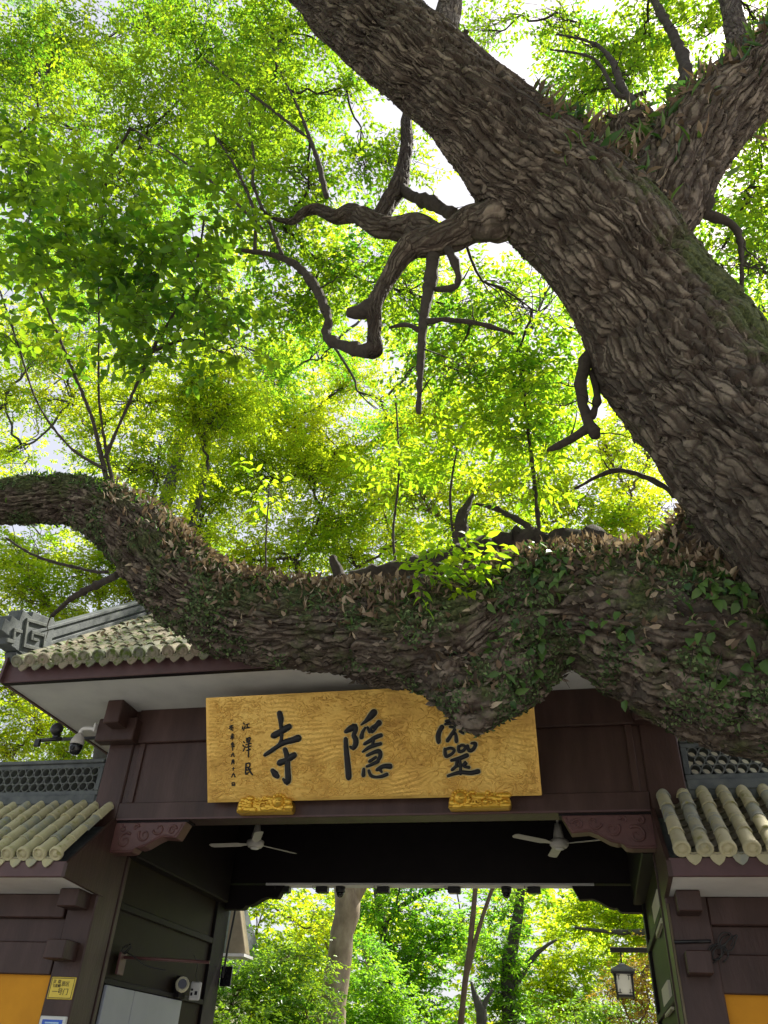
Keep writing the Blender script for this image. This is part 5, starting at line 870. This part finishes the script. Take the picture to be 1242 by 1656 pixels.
for P in [TRUNK_FOOT]+LIMB_ENDS:
    Q = catmull(P, .10); Vt, Ft = tube_np(Q[:, :3], Q[:, 3], 40); Vt = np.array(Vt)
    Vt = Vt+(vnoise(Vt, 6)-.5)[:, None]*.03
    m = bpy.data.meshes.new('limb'); m.from_pydata(Vt.tolist(), [], Ft); m.polygons.foreach_set('use_smooth', np.ones(len(Ft), bool))
    put('trunk_foot' if P is TRUNK_FOOT else 'limb', m, M['branch'], old)
BR = []
for P in BRANCHES:
    Q = catmull(P, .05); BR.append(Q[:, :4]); rr = np.random.default_rng(len(BR))
    Q[1:-1, :3] += rr.normal(size=(len(Q)-2, 3))*Q[1:-1, 3:4]*.10
    knot = 1+.10*rr.normal(size=len(Q))+.35*(rr.random(len(Q)) < .12)
    Vt, Ft = tube_np(Q[:, :3], np.maximum(Q[:, 3]*knot, .003), 12); Vt = np.array(Vt); rq = np.repeat(Q[:, 3], 12); rq = np.append(rq, [Q[0, 3], Q[-1, 3]])
    Vt = Vt+((vnoise(Vt+len(BR), 30)-.5)*.55+(vnoise(Vt, 70)-.5)*.4)[:, None]*rq[:, None]*unit(rr.normal(size=(1, 3))+Vt*0+np.sin(Vt*90))
    m = bpy.data.meshes.new('branch'); m.from_pydata(Vt.tolist(), [], Ft)
    for p in m.polygons: p.use_smooth = True
    br = put('branch', m, M['branch'], old)
    for _ in range(int(min(5, len(Q)/7))):
        q = Q[rr.integers(len(Q)//3, len(Q))]; d = unit(rr.normal(size=3)*np.array([1, 1, .7])+np.array([0, 0, .2])); L = rr.uniform(.12, .45)
        ts = np.linspace(0, 1, 6)[:, None]; pp = q[:3]+d*L*ts+np.cumsum(rr.normal(size=(6, 3)), 0)*L*.05
        Vt, Ft = tube_np(pp, np.linspace(max(.004, min(.008, q[3]*.4)), .0015, 6), 5); m = bpy.data.meshes.new('twig'); m.from_pydata(Vt.tolist(), [], Ft); put('twig', m, M['twig'], br)
OVERHEAD_SHADE = [[x+.7*math.sin(x*3.1+y), y, 10.5+1.6*math.sin(x*1.7+y*.9), 1.7] for x in (-8, -5.2, -2.4, .4, 3.0) for y in (-8.2, -10.8, -13.8) if x < 2 or y > -9]  # unseen lobes added above and behind the camera to cut front sky light
SKP = np.vstack([k[0][::3] for k in SK if k[5] not in ('burl_a', 'burl_b', 'bough', 'crotch')]+[b[::3] for b in BR[:19]])
A, SP, CL = sprays(OLD_CROWN, 1.65, .082, .039, 21, clumps=13)
Vl, Fl, tn = leaves(*A); put('crown', np_mesh('crown', Vl, Fl, {'tone': tn}), M['leaf_old'], old)['kind'] = 'stuff'
A2, SP2, CL2 = sprays(OVERHEAD_SHADE, 1.4, .21, .10, 22, clumps=12)
Vl, Fl, tn = leaves(*A2); put('crown', np_mesh('crown', Vl, Fl, {'tone': tn}), M['leaf_old'], old)['kind'] = 'stuff'  # added leaves, out of view, that hold back the sky
put('twigs', twigs_mesh('twigs', SP, .004), M['twig'], old)['kind'] = 'stuff'
put('limbs', boughs_mesh('limbs', CL2, [LIMB_ENDS[0][-1], LIMB_ENDS[2][-1]], .045, 15), M['twig'], old)['kind'] = 'stuff'  # limbs carrying the added overhead lobes
put('limbs', boughs_mesh('limbs', CL, SKP, .028, 5), M['twig'], old)['kind'] = 'stuff'
# big leaved shoots over the left end of the bough
A, SP, CL = sprays(SPROUT_LOBES, 1.6, .13, .072, 31, per=9, clumps=9, spread=.30, slen=.4, fill=.62)
order = np.random.default_rng(1).permutation(len(A[0])); own = order[:260]; rest = order[260:]
Vl, Fl, tn = leaves(*cut(A, rest), fine=True); put('shoot_leaves', np_mesh('shoot_leaves', Vl, Fl, {'tone': tn}, True), M['leaf_sprout'], old)['kind'] = 'stuff'
for i in own:
    one = cut(A, [i]); p = one[0][0].copy(); one[0] = one[0]-p
    Vl, Fl, tn = leaves(*one, fine=True); put('leaf', np_mesh('leaf', Vl, Fl, {'tone': tn}, True), M['leaf_sprout'], old, loc=tuple(p))
put('twigs', twigs_mesh('twigs', SP, .0035), M['twig'], old)['kind'] = 'stuff'
put('limbs', boughs_mesh('limbs', CL, np.vstack([b[4::4] for b in BR[28:33]]), .012, 6), M['twig'], old)['kind'] = 'stuff'
A, SP, CL = sprays(SHOOT_LOBES, 1.5, .10, .042, 41, per=9, clumps=8, slen=.35)
Vl, Fl, tn = leaves(*A, fine=True); put('young_leaves', np_mesh('young_leaves', Vl, Fl, {'tone': tn}, True), M['leaf_shoot'], old)['kind'] = 'stuff'
put('twigs', twigs_mesh('twigs', SP, .003), M['twig'], old)['kind'] = 'stuff'
put('limbs', boughs_mesh('limbs', CL, np.vstack([b[2::3] for b in BR[24:28]]+[np.array([[-.9, -2.0, 4.4, .1]])]), .008, 7), M['twig'], old)['kind'] = 'stuff'

# plants and litter growing on the bough
ev.update(); N2 = np.empty(nv*3, np.float32); ev.vertices.foreach_get('normal', N2); N2 = N2.reshape(-1, 3)
rg = np.random.default_rng(8)
patch = vnoise(V2, 2.2)+.4*vnoise(V2, 6)
def pick(mask, n, wgt=None):
    idx = np.nonzero(mask)[0]; p = None
    if wgt is not None: p = wgt[idx]/wgt[idx].sum()
    return rg.choice(idx, min(n, len(idx)), replace=False, p=p)
bg = ((lid == 1) | (lid == 4)) & (V2[:, 0] < 1.9)
fork = ((lid == 5) | (lid == 6) | (lid == 0)) & (N2[:, 2] > .25) & (V2[:, 2] > 7.0) & (V2[:, 0] > .2) & (V2[:, 0] < 3.2)
topz = np.clip(N2[:, 2], 0, 1)
# loose bark flakes
i = pick(rad > .05, 13000, np.where(isbough, .7, .22)*np.clip(rad/.3, .2, 1))
along = AT[near[i]]*rg.choice([-1, 1], len(i))[:, None]
P = V2[i]-N2[i]*.008; k_ = np.clip(rad[i]/.3, .35, 1)
Vl, Fl, tn = leaves(P, along+N2[i]*(rg.uniform(.05, .4, (len(i), 1))+np.where(isbough[i], .08, 0)[:, None])+rg.normal(size=(len(i), 3))*.25, N2[i]+rg.normal(size=(len(i), 3))*.3, rg.uniform(.025, .075, len(i))*k_, rg.uniform(.018, .045, len(i))*k_, np.clip(rg.normal(.5, .25, len(i)), 0, 1))
o = put('bark_flakes', np_mesh('bark_flakes', Vl, Fl, {'plate': tn, 'moss': np.repeat(moss[i], 4)-.05}), M['flake'], old); o['kind'] = 'stuff'
# dead leaves lodged along the top
i = pick(bg & (N2[:, 2] > .15) & (V2[:, 0] > -3.9), 10500, np.clip(topz-.1, .02, 1)**1.3*np.clip(patch-.3, .05, 1))
P = V2[i]+N2[i]*rg.uniform(-.01, .05, (len(i), 1)); Dv = N2[i]*.7+rg.normal(size=(len(i), 3))*.75
Vl, Fl, tn = leaves(P, Dv, unit(rg.normal(size=(len(i), 3))), rg.uniform(.035, .105, len(i)), rg.uniform(.016, .046, len(i)), np.clip(rg.beta(1.1, 1.5, len(i)), 0, 1), True)
o = put('dead_leaves', np_mesh('dead_leaves', Vl, Fl, {'tone': tn}, True), M['leaf_dead']); tag(o, 'curled brown dead leaves lodged along the top of the mossy bough', 'leaves', kind='stuff')
i = pick(fork, 1500, np.clip(patch-.3, .05, 1)); P = V2[i]; Dv = N2[i]*.7+rg.normal(size=(len(i), 3))*.7
Vl, Fl, tn = leaves(P, Dv, unit(rg.normal(size=(len(i), 3))), rg.uniform(.06, .20, len(i)), rg.uniform(.02, .06, len(i)), rg.beta(1.1, 2.0, len(i)), True)
o = put('dried_ferns', np_mesh('dried_ferns', Vl, Fl, {'tone': tn}, True), M['leaf_dead']); tag(o, 'dried curled ferns growing over the upper fork of the trunk', 'ferns', kind='stuff')
i = pick(fork, 700, np.clip(patch-.35, .02, 1)); P = V2[i]; Dv = N2[i]*.7+rg.normal(size=(len(i), 3))*.6
Vl, Fl, tn = leaves(P, Dv, unit(rg.normal(size=(len(i), 3))), rg.uniform(.08, .22, len(i)), rg.uniform(.025, .06, len(i)), rg.random(len(i)), True)
o = put('fork_ferns', np_mesh('fork_ferns', Vl, Fl, {'tone': tn}, True), M['leaf_ivy']); tag(o, 'green ferns sprouting from the upper fork of the trunk', 'ferns', kind='stuff')
# small ferns and green blades among them
i = pick(bg & (N2[:, 2] > .12), 5200, np.clip(topz, .08, 1)*np.clip(patch-.35, .03, 1))
P = V2[i]; Dv = N2[i]*.8+rg.normal(size=(len(i), 3))*.6
Vl, Fl, tn = leaves(P, Dv, unit(rg.normal(size=(len(i), 3))), rg.uniform(.03, .09, len(i)), rg.uniform(.010, .024, len(i)), np.clip(rg.normal(.45, .28, len(i)), 0, 1), True)
o = put('small_ferns', np_mesh('small_ferns', Vl, Fl, {'tone': tn}, True), M['leaf_ivy']); tag(o, 'small green ferns sprouting among the dead leaves on the bough', 'ferns', kind='stuff')
# moss and lichen scales
i = pick((bg | isbough) & (patch > .4), 30000, np.clip((vnoise(V2+13, 4.5)-.42)*4, .02, 1)**2)
P = V2[i]+N2[i]*.002; Dv = rg.normal(size=(len(i), 3)); Dv = Dv-N2[i]*np.sum(Dv*N2[i], 1)[:, None]*.85
Vl, Fl, tn = leaves(P, Dv, N2[i]+rg.normal(size=(len(i), 3))*.4, rg.uniform(.014, .046, len(i)), rg.uniform(.010, .028, len(i)), np.clip(rg.normal(.4, .3, len(i)), 0, 1))
o = put('moss', np_mesh('moss', Vl, Fl, {'tone': tn}), M['moss']); tag(o, 'green moss and lichen scales covering the long bough', 'moss', kind='stuff')
# ivy
ivy = thing('ivy_plant', 'green broad-leaved climber spreading over the thick end of the bough', 'climber', (1.0, -2.4, 4.1))
msk = bg & (V2[:, 0] > -.55) & (N2[:, 1] < .5) & (N2[:, 2] > -.25)
i = pick(msk, 620, np.clip((vnoise(V2+41, 3.0)-.42)*3, .01, 1)**2*np.clip(N2[:, 2]+.5, .1, 1)*np.clip((V2[:, 0]+.8)/1.5, .15, 1))
P = V2[i]+N2[i]*rg.uniform(.005, .07, (len(i), 1)); Dv = np.array([0, -.25, -.7])+rg.normal(size=(len(i), 3))*.55
Ai = [P, Dv, unit(N2[i]+rg.normal(size=(len(i), 3))*.45+np.array([0, -.3, .3])), rg.uniform(.05, .12, len(i)), rg.uniform(.032, .062, len(i)), np.clip(rg.normal(.5, .3, len(i)), 0, 1)]
for j in range(280):
    one = cut(Ai, [j]); p = one[0][0].copy(); one[0] = one[0]-p
    Vl, Fl, tn = leaves(*one, fine=True); put('leaf', np_mesh('leaf', Vl, Fl, {'tone': tn}, True), M['leaf_ivy'], ivy, loc=tuple(p))
Vl, Fl, tn = leaves(*cut(Ai, np.arange(280, len(i))), fine=True); put('foliage', np_mesh('foliage', Vl, Fl, {'tone': tn}, True), M['leaf_ivy'], ivy)['kind'] = 'stuff'
for k in range(0, 60):
    mb = MB(); p = P[k]; q = p+np.array([rg.normal()*.12, -.01, -rg.uniform(.05, .25)]); pts = np.stack([p, (p+q)/2+rg.normal(size=3)*.02, q]); mb.tube(pts, [.003, .0025, .0015], 4).put('stem', M['twig'], ivy)

# fallen leaves on the roof tiles
rl = np.random.default_rng(19); n = 420
x = rl.uniform(GX0+.2, -2.2, n); d = rl.uniform(.05, 2.6, n); P = np.stack([x, EY+d*math.cos(SL)-.09*math.sin(SL), EZ+d*math.sin(SL)+.09*math.cos(SL)+rl.uniform(-.02, .02, n)], 1)
nrm = np.array([0, -math.sin(SL), math.cos(SL)])+rl.normal(size=(n, 3))*.35; Vl, Fl, tn = leaves(P, rl.normal(size=(n, 3)), unit(nrm), rl.uniform(.04, .09, n), rl.uniform(.02, .045, n), rl.random(n), True)
o = put('fallen_leaves', np_mesh('fallen_leaves', Vl, Fl, {'tone': tn}, True), M['leaf_dead']); tag(o, 'fallen dry leaves scattered over the mossy gate roof tiles', 'leaves', kind='stuff')

# ---------------------------------------------------------------- forest behind the gate
def tree(name, label, limbs, lobes, leafm, barkm, cov, L, W, seed, group='trees beyond the gate', r0=.05, twig=True, clumps=13, per=13, slen=.5):
    base = limbs[0][0]
    t = thing(name, label, 'tree', (base[0], base[1], 0), group); an = []
    for k, P in enumerate(limbs):
        P = [list(p) for p in P]
        if k == 0: P = [[P[0][0], P[0][1], -.2, P[0][3]*1.25]]+[p for p in P if p[2] > .2]
        Q = catmull(P, .25); an.append(Q); rr = np.random.default_rng(seed+k); Q[1:-1, :3] += rr.normal(size=(len(Q)-2, 3))*Q[1:-1, 3:4]*.05
        Vt, Ft = tube_np(Q[:, :3], np.maximum(Q[:, 3]*(1+.04*rr.normal(size=len(Q))), .008), 14)
        m = bpy.data.meshes.new('trunk'); m.from_pydata(Vt.tolist(), [], Ft)
        for p in m.polygons: p.use_smooth = True
        put('trunk' if k == 0 else 'limb', m, barkm, t)
    A, SP, CL = sprays(lobes, cov, L, W, seed, clumps=clumps, per=per, slen=slen)
    Vl, Fl, tn = leaves(*A); put('crown', np_mesh('crown', Vl, Fl, {'tone': tn}), leafm, t)['kind'] = 'stuff'
    put('limbs', boughs_mesh('limbs', CL, np.vstack(an)[1:], r0, seed), barkm if barkm is not M['pale_bark'] else M['branch'], t)['kind'] = 'stuff'
    if twig: put('twigs', twigs_mesh('twigs', SP, L*.045, frac=.6), M['twig'], t)['kind'] = 'stuff'
    return t
def straight(x, y, h, r): return [[[x, y, 0, r], [x+.1, y, h*.35, r*.85], [x-.15, y+.1, h*.7, r*.6], [x, y, h, r*.25]]]
FT = FOREST_TRUNKS
tree('plane_tree', 'stout pale barked tree forking just under the rear lintel', FT['plane'], CROWN_PLANE, M['leaf_yellow'], M['pale_bark'], 1.6, .11, .052, 51, r0=.06)
tree('slender_tree', 'slender tree with twin brown stems seen through the passage', FT['twin'], CROWN_RIGHT, M['leaf_yellow'], M['brown_bark'], 1.6, .10, .048, 52, r0=.05)
tree('tall_tree', 'tall tree rising behind the gate roof near the square ridge ornament', straight(-7.6, 5.6, 13, .2), CROWN_LEFT, M['leaf_yellow'], M['dark_bark'], 1.35, .10, .048, 53)
tree('spreading_tree', 'light green tree beyond the lattice ridge and the dome camera', straight(-9.5, 8.5, 9, .26), CROWN_WING, M['leaf_yellow'], M['brown_bark'], 2.0, .10, .048, 54)
tree('canopy_tree', 'very tall thin tree whose crown closes the canopy overhead', straight(-9.6, 7.4, 20, .30), CROWN_HIGH, M['leaf_green'], M['dark_bark'], .9, .105, .05, 55)
tree('dark_trunk_tree', 'dark upright trunk with ferny green leaves seen through the passage', FT['dark'], CROWN_FAR_C, M['leaf_green'], M['dark_bark'], 1.6, .14, .06, 56, r0=.03)
tree('side_branch_tree', 'tree with a long bare side branch above the hanging lantern', FT['right'], CROWN_FAR_D, M['leaf_yellow'], M['dark_bark'], 2.3, .14, .07, 57, r0=.012)
tree('distant_tree', 'distant tree with a thin leaning limb behind the pale trunk', FT['far'], CROWN_FAR_B, M['leaf_green'], M['dark_bark'], 1.9, .16, .08, 58, r0=.035)
tree('leafy_tree', 'broad light green tree beyond the neighbouring hall eave', straight(-14.5, 22, 12, .3), CROWN_FAR_A, M['leaf_yellow'], M['brown_bark'], 1.3, .17, .085, 59, r0=.04)
st = thing('broken_trunk', 'short dark forked trunk standing between the twin stems and the dark trunk', 'tree', (FT['stub'][0][0][0], FT['stub'][0][0][1], 0), 'trees beyond the gate')
P = [[FT['stub'][0][0][0], FT['stub'][0][0][1], -.2, .24]]+[p for p in FT['stub'][0] if p[2] > .2]; Q = catmull(P, .12); Vt, Ft = tube_np(Q[:, :3], np.maximum(Q[:, 3], .02), 12)
m = bpy.data.meshes.new('trunk'); m.from_pydata(Vt.tolist(), [], Ft); put('trunk', m, M['dark_bark'], st)
Q = catmull(FT['stub'][1], .1); Vt, Ft = tube_np(Q[:, :3], Q[:, 3], 10); m = bpy.data.meshes.new('prong'); m.from_pydata(Vt.tolist(), [], Ft); put('prong', m, M['dark_bark'], st)
def shrub(name, label, lobes, leafm, cov, L, W, seed):
    c = np.mean([l[:3] for l in lobes], axis=0); t = thing(name, label, 'shrub', (c[0], c[1], 0), 'shrubs beyond the gate')
    lb = [list(l) for l in lobes]+[[l[0], l[1]+.3, max(.5, l[2]*.45), l[3]*1.2] for l in lobes]
    A, SP, CL = sprays(lb, cov, L, W, seed, clumps=10, per=11, slen=.3)
    Vl, Fl, tn = leaves(*A); put('foliage', np_mesh('foliage', Vl, Fl, {'tone': tn}), leafm, t)['kind'] = 'stuff'
    put('stems', boughs_mesh('stems', CL, [[c[0]+dx, c[1]+dy, -.1] for dx in (-.4, 0, .4) for dy in (0, .3)], .03, seed), M['brown_bark'], t)['kind'] = 'stuff'
shrub('glossy_shrub', 'large glossy green shrub beside the rear post and pale trunk', SHRUB_A, M['leaf_shrub'], 1.6, .088, .042, 61)
shrub('yellow_topped_shrub', 'rounded shrub with sunlit yellow top right behind the pale trunk', SHRUB_B, M['leaf_green'], 1.6, .09, .042, 62)
shrub('low_shrub', 'low green shrub growing under the hanging lantern', SHRUB_C, M['leaf_shrub'], 1.3, .08, .04, 63)
shrub('red_maple', 'rust coloured maple bush behind the hanging lantern', SHRUB_MAPLE, M['leaf_maple'], 1.2, .06, .03, 64)
tree('backing_tree', 'tallest pale green tree whose fine leaves fill the gaps high behind the others', straight(-13.5, 15, 24, .35), CROWN_BACK, M['leaf_yellow'], M['dark_bark'], .55, .18, .085, 65, r0=.03, twig=False, clumps=7)
# the wood farther back reads as one mass
rg2 = np.random.default_rng(77); far = []
for k in range(80):
    y = rg2.uniform(26, 44); x = rg2.uniform(-1.05, .75)*(y+8)*.8-2; far.append([x, y, rg2.uniform(1, 13), rg2.uniform(1.6, 2.6)])
A, SP, CL = sprays(far, 1.15, .40, .20, 71, clumps=12, per=9, slen=.7)
Vl, Fl, tn = leaves(*A); o = put('far_wood', np_mesh('far_wood', Vl, Fl, {'tone': tn}), M['leaf_yellow']); tag(o, 'hazy yellow-green mass of distant woodland filling the view through the passage', 'woodland', kind='stuff')
